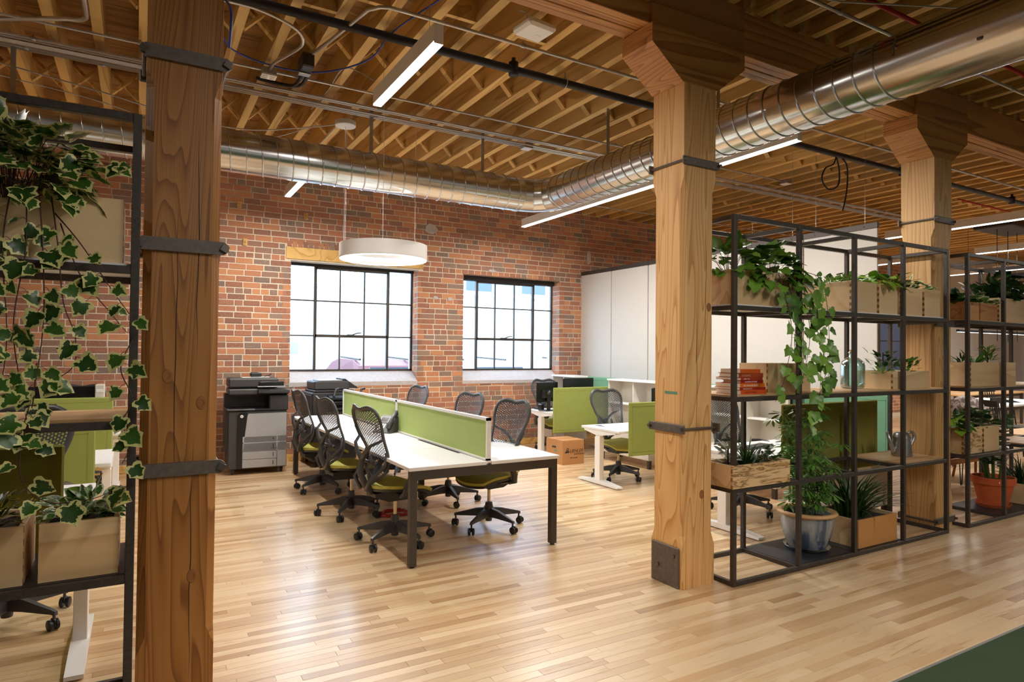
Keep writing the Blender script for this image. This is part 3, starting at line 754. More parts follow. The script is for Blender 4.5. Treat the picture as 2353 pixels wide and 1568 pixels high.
def jbox(x, y, lab, s=.055):
    t = E('junction_box', lab, 'junction box', (x, y, CZ)); MB().rbox((-s, -s, -.03), (s, s, .03), .006).obj('box_body', 'galv', t); MB().rbox((-s-.003, -s-.003, -.034), (s+.003, s+.003, -.029), .003).obj('cover', 'white_metal', t)
jbox(3.88, 6.405, 'square junction box on the conduit bundle near the duct bend'); jbox(7.75, 5.84, 'small junction box at the end of a conduit right of the middle post')
cable('flex_conduit', [(.36, 4.9, 4.02), (.7, 4.95, 4.05), (.98, 5.0, 4.0), (1.06, 5.12, 3.95), (1.0, 5.4, 3.96), (.94, 5.62, 3.97), (.93, 5.8, 3.98)], .014, 'conduit', 'ribbed flexible conduit snaking down into the socket box')
def lever():
    t = E('junction_box', 'tall black box with hanging black hoses between joists', 'junction box', (1.18, 5.55, 3.95))
    MB().rbox((-.05, -.1, -.02), (.05, .08, .1), .01).obj('box_body', 'chair_dark', t)
    MB().rbox((-.05, .03, -.035), (.05, .09, -.018), .005).obj('cover', 'galv', t)
    m, l, k = wire([(0, .1, 0), (-.02, .35, -.02), (-.12, .5, .02), (-.3, .62, .08)], .016, 'black', ''); m.obj('hose', 'black', t, True)
    m, l, k = wire([(.04, .1, 0), (.03, .35, -.01), (-.08, .52, .03), (-.26, .64, .09)], .016, 'black', ''); m.obj('hose', 'black', t, True)
lever()
m = MB(); m.tube([(-.37, 3.9, CZ+.02), (-.37, 5.6, CZ+.02)]+arc((-.49, 5.6, CZ+.02), .12, 0, PI/2, (1, 0, 0), (0, 1, 0))+[(-.9, 5.9, CZ-.01), (-1.1, 6.16, CZ-.02)], .018, 10); thing_mb('bent_conduit', m, 'conduit', 'thick bent conduit curving into the bundle left of the orange post', 'conduit')
def ap():
    t = E('access_point', 'white flat wireless access box under the ceiling, left of the girder', 'access point', (2.48, 4.0, 3.95), .1)
    m = MB(); m.rbox((-.125, -.115, -.03), (.125, .115, .03), .02); m.obj('case', 'white_plastic', t, 'auto')
    m = MB(); m.lathe([(0, -.001), (.03, -.001), (.034, .002)], n=20); m.obj('badge', 'white_metal', t).location = (.04, .03, -.032)
    m, l, k = wire([(-.05, .02, .03), (-.08, 0, .1), (-.1, .05, .13)], .005, 'wire', ''); m.obj('lead', 'wire', t, True)
ap()
t = E('hanging_cable', 'black cable loop dangling from the sprinkler pipe left of the right-hand post', 'cable', (7.2, 4.72, CZ))
m, l, k = wire([(0, 0, 0), (-.06, .0, -.12), (-.22, 0, -.2), (-.28, 0, -.34), (-.15, 0, -.44), (.03, 0, -.36), (.05, 0, -.18), (-.02, 0, 0)], .009, 'black', ''); m.obj('loop', 'black', t, True)
m, l, k = wire([(.02, 0, 0), (.2, 0, -.1), (.2, 0, -.4), (.12, 0, -.66)], .009, 'black', ''); m.obj('tail', 'black', t, True)
t = E('ceiling_unit', 'dark flat unit with wires under the far ceiling, upper right', 'ceiling unit', (13.6, 5.6, 3.85)); MB().rbox((-.6, -.3, 0), (.6, .3, .12), .02).obj('case', 'chair_dark', t)
for dx in (-.4, 0, .35): m = MB(); m.cyl((dx, 0, -2.0), (dx, 0, 0), .006, 5); m.obj('drop_rod', 'black', t)

# ================================================================== OUTSIDE THE WINDOWS
B('ground', (-30, 9.95, -.3), (50, 60, -.1), 'asphalt', label='pale asphalt yard outside the windows', cat='ground', kind='structure')
t = E('white_building', 'low white stuccoed building across the yard outside', 'building', (8, 16, 0))
B('facade', (-14, 0, -.2), (22, 6, 3.12), 'stucco', t); B('parapet', (-14.05, -.06, 3.12), (22.05, .3, 3.2), 'white_metal', t)
for x, z in ((-4.9, 1.2),): B('sign', (x, -.03, 1.5), (x+.22, -.002, 1.74), 'siding', t)
for k in range(3): B('vent_grille', (-5.9-2.2, -.04, 1.15+.5*k), (-5.2-2.2, -.005, 1.5+.5*k), 'white_metal', t)
t = E('tall_building', 'grey-blue clapboard building rising behind the white one', 'building', (14, 26, 0))
B('facade', (-3.5, 0, 0), (16, 8, 12), 'siding', t)
for k in range(18): B('siding_board', (-3.5, -.03, 5+.3*k), (16, 0, 5.26+.3*k), 'siding', t)
for x in (-1.5, 1.4, 4.3, 7.5, 10.5):
    for z in (4.2, 7.2): f = B('window', (x, -.08, z), (x+1.5, -.031, z+1.7), 'white_metal', t); B('glass', (x+.1, -.1, z+.1), (x+1.4, -.081, z+1.6), 'blue_glass', f)
B('balcony_slab', (-3.6, -1.2, 6.6), (16, -.03, 6.8), 'siding', t)
def car(x, y, mat, lab, hatch=0):
    t = E('parked_car', lab, 'car', (x, y, -.1), PI/2+hatch)
    side = [(-2.1, .35), (-2.15, .8), (-1.9, .95), (-1.45, 1.38), (-.9, 1.48), (.2, 1.5), (.6, 1.42), (1.15, .98), (1.95, .85), (2.1, .6), (2.05, .35)]
    m = MB(); m.prism(side, -.82, .82, 'y'); m.v = [(p[0], p[1]*(1-max(0, p[2]-.95)*.55), p[2]) for p in m.v]; m.obj('body', mat, t)
    MB().prism([(-.62, 1.0), (.62, 1.0), (.54, 1.36), (-.54, 1.36)], -1.90, -1.86, 'x').obj('rear_window', 'car_glass', t); t.children[-1].location = (0, 0, 0)
    for yy in (-.83, .815):
        
        pass
    for xx in (-1.35, 1.3):
        for yy in (-.84, .64): m = MB(); m.cyl((xx, yy, .32), (xx, yy+.2, .32), .32, 16); m.obj('wheel', 'black', t)
    for yy in (-.52, .52): m = MB(); m.tube([(-1.2, yy, 1.50), (.2, yy, 1.54)], .02, 6); m.obj('roof_rail', 'steel', t)
    return t
car(4.3, 13.7, 'car_red', 'dark red parked car whose roof shows above the left window sill'); car(6.5, 13.6, 'car_grey', 'silver parked car right of the red one outside'); car(9.4, 13.6, 'car_grey', 'silver parked car outside between the two windows')

# ================================================================== TASK CHAIRS
def back_pt(u, v):
    w = .20 + .03*math.cos(PI*(v-.78)*1.6) + .012*sin(PI*v*3) - .10*max(0, .16-v)/.16*(max(0, .16-v)/.16)*1.2
    if v > .93: w -= .022*((v-.93)/.07)**2
    x = u*w
    lobe = -.010*cos(PI*u*1.6) - .05*max(0, abs(u)-.75)
    z = .50 + .62*v + lobe*max(0, (v-.55)/.45)**2 + .05*(1-v)**3*(u*u)
    y = -.225 - .10*v**1.6 + .045*math.exp(-((v-.36)/.22)**2) - .02*(1-v)**2 + .055*u*u*(1-.3*v)
    return V((x, y, z))
def chair_meshes():
    D = {}
    # perforated back
    m = MB(); NU, NV = 25, 30
    for off in (0, -.0015):
        for i in range(NU):
            sh = .5 if i % 2 else 0
            for j in range(-1, NV):
                u0, u1 = -1+2*i/NU, -1+2*(i+1)/NU; v0, v1 = (j+sh)/NV, (j+sh+1)/NV
                v0c, v1c = max(v0, 0), min(v1, 1)
                if v1c-v0c < .004: continue
                edge = i in (0, NU-1) or v0 < .02 or v1 > .97
                a, b, c, d = [(u0, v0c), (u1, v0c), (u1, v1c), (u0, v1c)]
                P_ = lambda q: back_pt(*q)+V((0, off, 0))
                if edge: m.add([P_(a), P_(b), P_(c), P_(d)], [(0, 1, 2, 3)]); continue
                hu, hv = ((.16, .14) if v0 < .62 else (.21, .20))
                du, dv = (u1-u0), (v1c-v0c)
                ia, ib, ic, id_ = (u0+du*hu, v0c+dv*hv), (u1-du*hu, v0c+dv*hv), (u1-du*hu, v1c-dv*hv), (u0+du*hu, v1c-dv*hv)
                m.add([P_(a), P_(b), P_(c), P_(d), P_(ia), P_(ib), P_(ic), P_(id_)], [(0, 1, 5, 4), (1, 2, 6, 5), (2, 3, 7, 6), (3, 0, 4, 7)])
    D['backrest_mesh'] = m.mesh('backrest_mesh', 'mesh')
    pts = [back_pt(-1+2*k/14, 1) for k in range(15)] + [back_pt(1, 1-k/20) for k in range(1, 21)] + [back_pt(1-2*k/10, 0) for k in range(1, 11)] + [back_pt(-1, k/20) for k in range(1, 20)]
    pts.append(pts[0]); m = MB(); m.tube([p+V((0, -.003, 0)) for p in pts], [.013 if p.z > 1.0 else .011 for p in pts], 8, False, flat=1.3); D['back_rim'] = m.mesh('back_rim', 'chair', True)
    # Y frame behind
    m = MB()
    for s in (-1, 1):
        q = back_pt(s*.99, .60)
        m.tube([V((0, -.300, .70)), V((s*.07, -.31, .77)), V((s*.14, -.295, .83)), q+V((0, -.012, 0)), back_pt(s, .74)+V((0, -.01, 0))], [.022, .018, .014, .012, .010], 8)
        m.tube([V((s*.05, -.285, .47)), V((s*.13, -.30, .55)), back_pt(s*.98, .24)+V((0, -.02, 0)), back_pt(s, .42)+V((0, -.012, 0))], [.018, .016, .015, .011], 8)
    m.tube([V((0, -.20, .43)), V((0, -.27, .50)), V((0, -.315, .60)), V((0, -.302, .70)), V((0, -.29, .76))], [.03, .03, .026, .022, .012], 8); D['back_frame'] = m.mesh('back_frame', 'chair', True)
    m = MB(); m.tube([back_pt(-.7, .28)+V((0, -.05, 0)), back_pt(0, .30)+V((0, -.045, 0)), back_pt(.7, .28)+V((0, -.05, 0))], [.016, .013, .016], 8)
    for s in (-1, 1): m.tube([back_pt(s*.55, .28)+V((0, -.045, 0)), back_pt(s*.52, .33)+V((0, -.075, 0)), back_pt(s*.5, .40)+V((0, -.08, 0))], [.018, .014, .011], 8)
    D['lumbar_support'] = m.mesh('lumbar_support', 'chair', True)
    # seat pan and cushion as curved slabs
    def slab(zoff, th, sc, mat, nm):
        m = MB(); N1, N2 = 12, 12; top = []; bot = []
        for i in range(N1+1):
            for j in range(N2+1):
                a, b = -1+2*i/N1, -1+2*j/N2
                x = a*math.sqrt(1-b*b*.42)*.262*sc*(1+.04*b); y = b*math.sqrt(1-a*a*.30)*.25*sc+.02
                z = .475+zoff - .05*max(0, b-.3)**2*1.6 + .016*a*a - .012*b
                top.append((x, y, z)); bot.append((x*.97, y*.97, z-th))
        n = (N1+1)*(N2+1); idx = lambda i, j: i*(N2+1)+j
        fs = [(idx(i, j), idx(i+1, j), idx(i+1, j+1), idx(i, j+1)) for i in range(N1) for j in range(N2)]
        fb = [tuple(n+q for q in f[::-1]) for f in fs]
        per = [idx(i, 0) for i in range(N1)]+[idx(N1, j) for j in range(N2)]+[idx(i, N2) for i in range(N1, 0, -1)]+[idx(0, j) for j in range(N2, 0, -1)]
        sd = [(per[k], per[(k+1) % len(per)], n+per[(k+1) % len(per)], n+per[k]) for k in range(len(per))]
        m.add(top+bot, fs+fb+sd); return m.mesh(nm, mat, 'auto')
    D['seat_cushion'] = slab(.008, .026, 1, 'seat', 'seat_cushion'); D['seat_pan'] = slab(-.020, .02, .985, 'chair_dark', 'seat_pan')
    m = MB(); m.prism([(-.16, .44), (.14, .44), (.15, .41), (.07, .355), (-.10, .355), (-.22, .40), (-.22, .43)], -.085, .085, 'x'); m.rbox((-.22, -.05, .415), (.22, .05, .445), .01); D['tilt_mechanism'] = m.mesh('tilt_mechanism', 'chair_dark')
    m = MB(); m.cyl((0, 0, .19), (0, 0, .37), .0145, 16); D['gas_column'] = m.mesh('gas_column', 'chrome', 'auto')
    m = MB(); m.tube([(0, 0, .055), (0, 0, .10), (0, 0, .17), (0, 0, .225)], [.028, .034, .040, .030], 20); D['base_hub'] = m.mesh('base_hub', 'chair', 'auto')
    m = MB()   # leg along +x
    ring = [(.02, .095, .175, .026), (.12, .098, .162, .022), (.24, .094, .130, .017), (.295, .092, .116, .014), (.318, .086, .108, .012)]
    for x, z0, z1, w in ring: m.v += [(x, -w, z0), (x, w, z0), (x, w*.72, z1), (x, -w*.72, z1)]
    m.f = [(i*4+k, i*4+(k+1) % 4, (i+1)*4+(k+1) % 4, (i+1)*4+k) for i in range(4) for k in range(4)]+[(3, 2, 1, 0), (16, 17, 18, 19)]; m.mi = [0]*len(m.f)
    m.cyl((.305, 0, .062), (.305, 0, .095), .008, 8); D['base_leg'] = m.mesh('base_leg', 'chair', 'auto')
    m = MB()
    for s in (-1, 1): m.tube([(.012, s*.007, .031), (.012, s*.012, .031), (.012, s*.024, .031), (.012, s*.028, .031)], [.027, .030, .030, .022], 18)
    m.rbox((-.012, -.008, .028), (.03, .008, .066), .006); D['caster'] = m.mesh('caster', 'chair_dark', 'auto')
    for s, nm in ((-1, 'L'), (1, 'R')):
        m = MB(); m.tube([(s*.20, -.06, .42), (s*.27, -.07, .44), (s*.285, -.055, .50), (s*.285, .0, .61), (s*.275, .03, .655)], [.022, .026, .028, .026, .022], 10, flat=.7); D['arm_post'+nm] = m.mesh('arm_post', 'chair', True)
        m = MB(); m.tube([(s*.275, -.10, .668), (s*.275, -.08, .672), (s*.275, .02, .676), (s*.272, .12, .672), (s*.27, .145, .665)], [.02, .046, .052, .044, .02], 12, flat=.42)
        D['arm_pad'+nm] = m.mesh('arm_pad', 'chair_dark', True)
    return D
CM = chair_meshes()
def chair(x, y, head, lab, arms=True, spin=0, lift=0, group=None):
    t = E('task_chair', lab, 'chair', (x, y, 0), math.radians(head-90), group)
    for k in ('seat_cushion', 'seat_pan', 'tilt_mechanism', 'back_frame', 'lumbar_support', 'backrest_mesh', 'back_rim'):
        o = link(k, CM[k], t, (0, 0, lift))
        if k == 'seat_cushion': o['label'] = 'lime green seat cushion'
    link('gas_column', CM['gas_column'], t, (0, 0, 0), scale=(1, 1, (.18+lift)/.18*1.0) if 0 else None).location.z = lift*.9
    link('base_hub', CM['base_hub'], t)
    for k in range(5):
        a = math.radians(spin)+2*PI*k/5; l = link('base_leg', CM['base_leg'], t, rz=a)
        link('caster', CM['caster'], l, (.305, 0, 0), rz=R.uniform(0, 6.28))
    if arms:
        for s in 'LR': o = link('arm_post', CM['arm_post'+s], t, (0, 0, lift)); link('arm_pad', CM['arm_pad'+s], o)
    return t
chair(1.86, 5.12, 8, 'dark mesh task chair at the left side of the bench desk, nearest the viewer', spin=10)
chair(1.80, 6.18, 8, 'dark mesh task chair at the left side of the bench desk, middle of three', spin=28)
chair(1.82, 7.40, 4, 'dark mesh task chair at the left side of the bench desk, nearest the brick wall', spin=14)
chair(2.76, 5.16, 191, 'dark mesh task chair at the right side of the bench desk, nearest the viewer', spin=40)
chair(2.84, 6.22, 190, 'dark mesh task chair at the right side of the bench desk, middle of three', spin=20)
chair(2.84, 7.72, 188, 'dark mesh task chair at the right side of the bench desk, nearest the brick wall', spin=0)
chair(5.24, 6.36, 268, 'dark mesh task chair at the white desk just left of the middle post', lift=-.03, spin=33)
chair(5.75, 8.62, 268, 'dark mesh task chair at the far white desk in front of the brick wall', spin=10)
chair(5.27, 4.46, 272, 'dark mesh task chair seen through the plant shelf right of the middle post', spin=20)
chair(-.62, 4.60, 262, 'dark mesh task chair behind the left plant shelf, partly below the wooden board', lift=.08, spin=5)
chair(-.62, 8.95, 262, 'dark mesh task chair by the brick wall at the left, only its edge showing', spin=5)

# ================================================================== BENCH DESK
def bench():
    t = E('bench_desk', 'long white double bench desk with bronze grey steel frame', 'desk', (2.36, 4.42, 0))
    Lh = 2.04
    for k in (0, 1):
        y0 = k*Lh+.0; y1 = y0+Lh-.003
        for x0, x1 in ((-.655, -.022), (.022, .655)): B('desktop', (x0, y0-.01, .705), (x1, y1, .733), 'white', t, .003)
        B('divider_panel', (-.008, y0+.02, .745), (.008, y1-.02, 1.045), 'felt_lt', t)
        m = MB()
        for a, b in (((-.018, y0, .72), (.018, y0+.02, 1.065)), ((-.018, y1-.02, .72), (.018, y1, 1.065)), ((-.018, y0, 1.043), (.018, y1, 1.065)), ((-.018, y0, .735), (.018, y1, .75))): m.box(a, b)
        m.obj('divider_frame', 'white_metal', t)
        for x0 in (-.05, .026): B('cable_slot', (x0+.0, y0+.45, .7325), (x0+.024, y0+1.35, .7338), 'ink', t)
        B('socket_flap', (-.26, y0+.8, .7328), (-.06, y0+1.2, .7342), 'white_plastic', t, .0005)
    for y in (.0, 2*Lh-.06):
        B('end_beam', (-.64, y, .635), (.64, y+.055, .7045), 'bench_metal', t, .003)
        for x in (-.64, .585): l = B('leg', (x, y, .012), (x+.055, y+.055, .64), 'bench_metal', t, .003); m = MB(); m.cyl((x+.027, y+.027, 0), (x+.027, y+.027, .014), .018, 12); m.obj('foot', 'black', l)
    for y in (Lh-.03,):
        for x in (-.30, .245): l = B('leg', (x, y, .012), (x+.055, y+.055, .705), 'bench_metal', t, .003); m = MB(); m.cyl((x+.027, y+.027, 0), (x+.027, y+.027, .014), .018, 12); m.obj('foot', 'black', l)
    for x in (-.5, .45): B('side_rail', (x, .05, .66), (x+.04, 2*Lh-.06, .704), 'bench_metal', t)
    B('cable_tray', (-.22, .3, .58), (.22, 2*Lh-.3, .60), 'chair_dark', t)
bench()
def phone():
    t = E('desk_phone', 'black and silver office telephone standing on the bench desk', 'telephone', (2.24, 6.45, .733), math.radians(128))
    MB().prism([(-.07, 0), (.10, 0), (.10, .012), (-.04, .14), (-.085, .17), (-.095, .15)], -.10, .10, 'x').obj('base', 'chair', t)
    rot = Matrix.Translation((0, .0, .0))
    def onface(x0, x1, s0, s1, th, nm, mat):   # s runs along the sloped face
        a, b = V((0, .095, .018)), V((0, -.075, .168)); d = (b-a).normalized(); n = V((0, d.z, -d.y)); n = n if n.z > 0 else -n
        m = MB(); q = [V((x0, 0, 0))+a+d*s0, V((x1, 0, 0))+a+d*s0, V((x1, 0, 0))+a+d*s1, V((x0, 0, 0))+a+d*s1]
        m.add(q+[p+n*th for p in q], [(0, 1, 2, 3), (4, 5, 6, 7), (0, 1, 5, 4), (1, 2, 6, 5), (2, 3, 7, 6), (3, 0, 4, 7)]); return m.obj(nm, mat, t)
    onface(-.02, .09, .12, .20, .006, 'display_bezel', 'printer_gry'); onface(-.008, .078, .13, .19, .008, 'display', 'screen')
    for i in range(3):
        for j in range(4): onface(-.01+i*.028, .008+i*.028, .02+j*.022, .036+j*.022, .006, 'key', 'white_metal')
    m = MB(); m.tube([(-.065, .08, .05), (-.07, .06, .085), (-.07, -.01, .155), (-.07, -.075, .20), (-.065, -.10, .19)], [.022, .026, .017, .026, .022], 10); m.obj('handset', 'chair', t, True)
    MB().prism([(-.09, 0), (-.16, 0), (-.085, .05)], -.04, .04, 'x').obj('foot_stand', 'chair_dark', t)
phone()
t = E('cable_coil', 'coil of red and orange cord lying on the floor under the bench desk', 'cord', (2.15, 5.95, 0))
m = MB(); q = random.Random(4)
m.tube([(cos(a*.5)*(.13+.03*sin(a*1.7)), sin(a*.5)*(.10+.02*cos(a*2.3)), .012+.004*(a % 9)*.6) for a in range(0, 60)], .009, 6); m.obj('cord', 'red', t, True)

# ================================================================== HEIGHT-ADJUSTABLE DESKS
def tdesk(x, y, w, d, h, lab, dr=1, scr=None, scrmat='felt', sx=0):
    """x,y = near corner at the aisle end; dr=1 runs to +x, -1 to -x"""
    t = E('adjustable_desk', lab, 'desk', (x, y, 0))
    X = lambda a: a*dr
    def bx(nm, x0, x1, y0, y1, z0, z1, mat, r=.003, par=t): a, b = sorted((X(x0), X(x1))); return B(nm, (a, y0, z0), (b, y1, z1), mat, par, r)
    bx('desktop', 0, w, 0, d, h-.028, h, 'white')
    for x0 in (.0, w-.085):
        l = E('', '', '') if 0 else None
        f = MB(); a, b = sorted((X(x0), X(x0+.08))); f.prism([(.02, .008), (d+.06, .008), (d+.06, .028), (d*.62, .055), (d*.40, .055), (.02, .028)], a, b, 'x'); fo = f.obj('foot', 'white_metal', t)
        bx('foot_pad', x0+.02, x0+.06, .05, .10, 0, .01, 'black', 0, fo); bx('foot_pad', x0+.02, x0+.06, d-.02, d+.03, 0, .01, 'black', 0, fo)
        bx('leg', x0+.008, x0+.072, d*.5-.0, d*.5+.10, .05, h-.11, 'white_metal')
        bx('inner_leg', x0+.014, x0+.066, d*.5+.008, d*.5+.092, h-.11, h-.05, 'white_metal')
        f = MB(); f.prism([(.06, h-.03), (d-.06, h-.03), (d-.06, h-.045), (d*.62, h-.085), (d*.46, h-.085), (.06, h-.045)], a, b, 'x'); f.obj('top_bracket', 'white_metal', t)
    bx('crossbar', .08, w-.08, d*.5+.02, d*.5+.07, h-.085, h-.05, 'white_metal')
    if scr:
        z0, z1 = scr; a, b = sorted((X(sx), X(sx+w*.93)))
        s = B('privacy_screen', (a, -.045, z0), (b, -.020, z1), scrmat, t, .009)
        m = MB(); i = .045
        for p0, p1 in (((a+i, -.0475, z0+i), (b-i, -.044, z0+i+.004)), ((a+i, -.0475, z1-i-.004), (b-i, -.044, z1-i)), ((a+i, -.0475, z0+i), (a+i+.004, -.044, z1-i)), ((b-i-.004, -.0475, z0+i), (b-i, -.044, z1-i))): m.box(p0, p1)
        m.obj('stitched_border', scrmat, s)
    return t
tdesk(4.78, 5.80, 1.5, .72, .675, 'white height-adjustable desk left of the middle post with green screen', scr=(.385, 1.007), sx=.12)
tdesk(5.36, 7.98, 1.35, .76, .675, 'white height-adjustable desk farthest back near the right window', scr=(.378, 1.053), sx=-.05)
tdesk(4.55, 3.66, 1.5, .76, .70, 'white height-adjustable desk behind the plant shelf right of the middle post', scr=(.52, 1.15), scrmat='felt_dk', sx=.22)
tdesk(-.20, 3.67, 1.5, .77, .80, 'raised white height-adjustable desk nearest behind the left plant shelf', dr=-1, scr=(.52, 1.13), scrmat='felt_dk', sx=.09)
tdesk(-.17, 5.82, 1.5, .80, .70, 'white height-adjustable desk in the middle behind the left plant shelf', dr=-1, scr=(.50, .985), sx=.10)
tdesk(-.16, 8.00, 1.5, .78, .68, 'white height-adjustable desk at the left by the brick wall', dr=-1, scr=(.40, 1.065), sx=.06)

def monitor(x, y, z, rz, w, h, lab, style=0):
    t = E('monitor', lab, 'monitor', (x, y, z), math.radians(rz))
    zb = .14
    MB().rbox((-w/2, -.012, zb), (w/2, .012, zb+h), .006).obj('screen', 'screen', t)
    m = MB(); m.prism([(-w*.32, zb+.06), (w*.32, zb+.06), (w*.28, zb+h*.62), (-w*.28, zb+h*.62)], .012, .04, 'y'); m.obj('rear_housing', 'chair_dark', t)
    MB().rbox((-.035, .02, .01), (.035, .045, zb+.16), .008).obj('stand_neck', 'chair_dark', t)
    MB().rbox((-.11, -.08, 0), (.11, .09, .014), .006).obj('stand_foot', 'chair_dark', t)
    if style: m = MB(); m.tube([(0, .05, zb+h*.55), (.03, .08, zb+h*.5), (.05, .06, zb+h*.40)], .02, 8); m.obj('cable_hook', 'chair', t, True)
    MB().rbox((-w*.22, .04, zb+h*.60), (w*.22, .043, zb+h*.64), .001).obj('vent_slot', 'black', t)
monitor(5.46, 8.06+.28, .675, 190, .44, .30, 'black monitor seen from behind on the far desk, left of two', 1)
monitor(6.02, 8.30, .675, 182, .60, .36, 'wide black monitor seen from behind on the far desk, right of two')
monitor(5.52, 4.02, .70, 205, .56, .38, 'black monitor seen from behind through the right plant shelf')
monitor(5.95, 6.28, .675, 184, .5, .32, 'black monitor half hidden by the middle post')
monitor(-.80, 6.1, .70, 180, .52, .30, 'black monitor on the middle left desk, behind the ivy')
monitor(-.70, 8.4, .68, 178, .62, .34, 'wide black monitor by the brick wall behind the left shelf', 1)
t = E('computer_tower', 'pale computer case standing beside the wide monitor at the left', 'computer', (-.36, 8.38, .68)); MB().rbox((-.04, -.1, 0), (.045, .12, .50), .006).obj('case', 'beige', t); MB().rbox((-.03, -.104, .42), (.035, -.099, .45), .001).obj('drive_slot', 'white_metal', t)
t = E('keyboard', 'black keyboard on the desk behind the right plant shelf', 'keyboard', (5.05, 4.12, .70), .2); MB().rbox((-.22, -.07, 0), (.22, .07, .018), .006).obj('body', 'chair_dark', t)
for i in range(10):
    for j in range(4): MB().rbox((-.2+.04*i, -.055+.028*j, .017), (-.17+.04*i, -.033+.028*j, .023), .002).obj('key', 'chair', t)
t = E('stand_block', 'small dark cable box on the left end of the far white desk', 'box', (5.42, 8.45, .675)); MB().rbox((-.03, -.05, 0), (.03, .05, .10), .01).obj('case', 'chair_dark', t)

# ---- storage
def credenza(x, y0, y1, lab, hutch=True):
    t = E('storage_unit', lab, 'cabinet', (x, y0, 0)); L = y1-y0
    MB().rbox((0, 0, .12), (.45, L, .48), .004).obj('body', 'beige', t)
    n = 3
    for k in range(n): d = B('door', (-.006, L*k/n+.004, .13), (0, L*(k+1)/n-.004, .47), 'beige', t)
    for xx in (.03, .38):
        for yy in (.03, L-.08): B('leg', (xx, yy, 0), (xx+.045, yy+.045, .125), 'bench_metal', t)
    if hutch:
        for a, b in (((.20, 0, .48), (.45, .02, 1.17)), ((.20, L-.02, .48), (.45, L, 1.17)), ((.20, L/2-.01, .48), (.45, L/2+.01, 1.16))): B('upright', a, b, 'beige', t)
        B('top', (.18, -.01, 1.16), (.46, L+.01, 1.185), 'white', t, .003); B('shelf', (.21, .02, .82), (.44, L-.02, .84), 'white', t); B('back_panel', (.435, .02, .48), (.45, L-.02, 1.16), 'beige', t)
credenza(5.98, 6.62, 7.75, 'pale open hutch over a low cabinet, behind the middle post')
credenza(5.98, 4.62, 5.75, 'pale open hutch over a low cabinet, seen through the right plant shelf')
credenza(6.10, 8.78, 9.45, 'low pale cabinet on short grey legs by the brick wall')
t = E('low_cabinet', 'white low pedestal standing behind the spiky plant on the right', 'cabinet', (6.08, 3.62, 0)); MB().rbox((0, 0, .12), (.32, .75, .56), .004).obj('body', 'beige', t)
for xx in (.02, .28):
    for yy in (.02, .69): B('leg', (xx, yy, 0), (xx+.04, yy+.04, .125), 'bench_metal', t)
B('door', (-.005, .01, .13), (0, .37, .55), 'beige', t); B('door', (-.005, .38, .13), (0, .74, .55), 'beige', t)
t = E('teal_screen', 'tall teal felt screen running back toward the brick wall', 'screen', (6.62, 3.74, 0))
for k in range(3):
    y0 = k*1.85; s = B('felt_panel', (-.02, y0, .53), (.02, y0+1.84, 1.175), 'teal', t, .012)
    m = MB(); m.box((-.023, y0+.05, .58), (-.019, y0+1.79, .584)).box((-.023, y0+.05, 1.12), (-.019, y0+1.79, 1.124)).box((-.023, y0+.05, .58), (-.019, y0+.054, 1.124)); m.obj('stitched_border', 'teal', s)
    B('leg', (-.018, y0+.06, 0), (.018, y0+.1, .54), 'bench_metal', t)
# ---- tall white felt panels hung in a row
for k in range(6):
    y0 = 4.07+.915*k
    t = E('felt_hanging', ['tall white felt panel nearest the viewer, its edge by the far post', 'tall white felt panel behind the aqua bottle, second from the viewer', 'tall white felt panel behind the trailing green ivy', 'tall white felt panel mostly hidden by the middle post', 'tall white felt panel in the row, second from the brick wall', 'tall white felt panel nearest the brick wall'][k], 'acoustic panel', (6.95, y0, .85), group='row of tall white felt panels')
    MB().rbox((-.012, .006, 0), (.012, .900, 2.12), .004).obj('felt_sheet', 'panel', t)
    m = MB(); m.rbox((-.018, .0, 2.12), (.018, .906, 2.185), .003); r_ = m.obj('top_rail', 'steel', t)
    for yy in (.15, .75): MB().cyl((-.022, yy, 2.15), (-.016, yy, 2.15), .007, 8).obj('bolt_head', 'ink', r_); MB().cyl((0, yy, 2.185), (0, yy, JZ-.85), .002, 5).obj('hanger_wire', 'galv', t)

# ---- moving box with lettering
def carton():
    t = E('cardboard_box', 'brown cardboard moving box with black lettering on the floor under the far desk', 'box', (5.15, 7.46, 0))
    MB().rbox((0, 0, 0), (.37, .42, .335), .003).obj('carton', 'card', t)
    B('lid_flap', (0, .002, .335), (.37, .208, .340), 'card', t); B('lid_flap', (0, .214, .335), (.37, .418, .340), 'card', t)
    B('packing_tape', (-.001, .196, .3345), (.371, .226, .3412), 'finger', t)
    m = MB(); m.tube([(-.0012, .17+.08*i/6, .235) for i in range(7)], .012, 8); m.obj('hand_hole', 'ink', t)
    B('green_sticker', (-.0015, .14, .17), (-.0005, .20, .20), 'teal', t)
    rx = (PI/2, 0, 0)
    text('logo_letter', 'B', .098, (.045, -.0008, .165), rx, 'ink', t, shear=.3); text('wordmark', 'UEHLER', .066, (.115, -.0008, .168), rx, 'ink', t, shear=.3)
    text('wordmark_small', 'COMPANIES', .034, (.19, -.0008, .132), rx, 'ink', t, shear=.3); text('phone_line', '800-234-6683', .022, (.13, -.0008, .085), rx, 'ink', t, shear=.2)
    MB().prism([(.035, .165), (.10, .165), (.12, .187), (.05, .187)], -.001, 0, 'y').obj('logo_bar', 'ink', t)
carton()

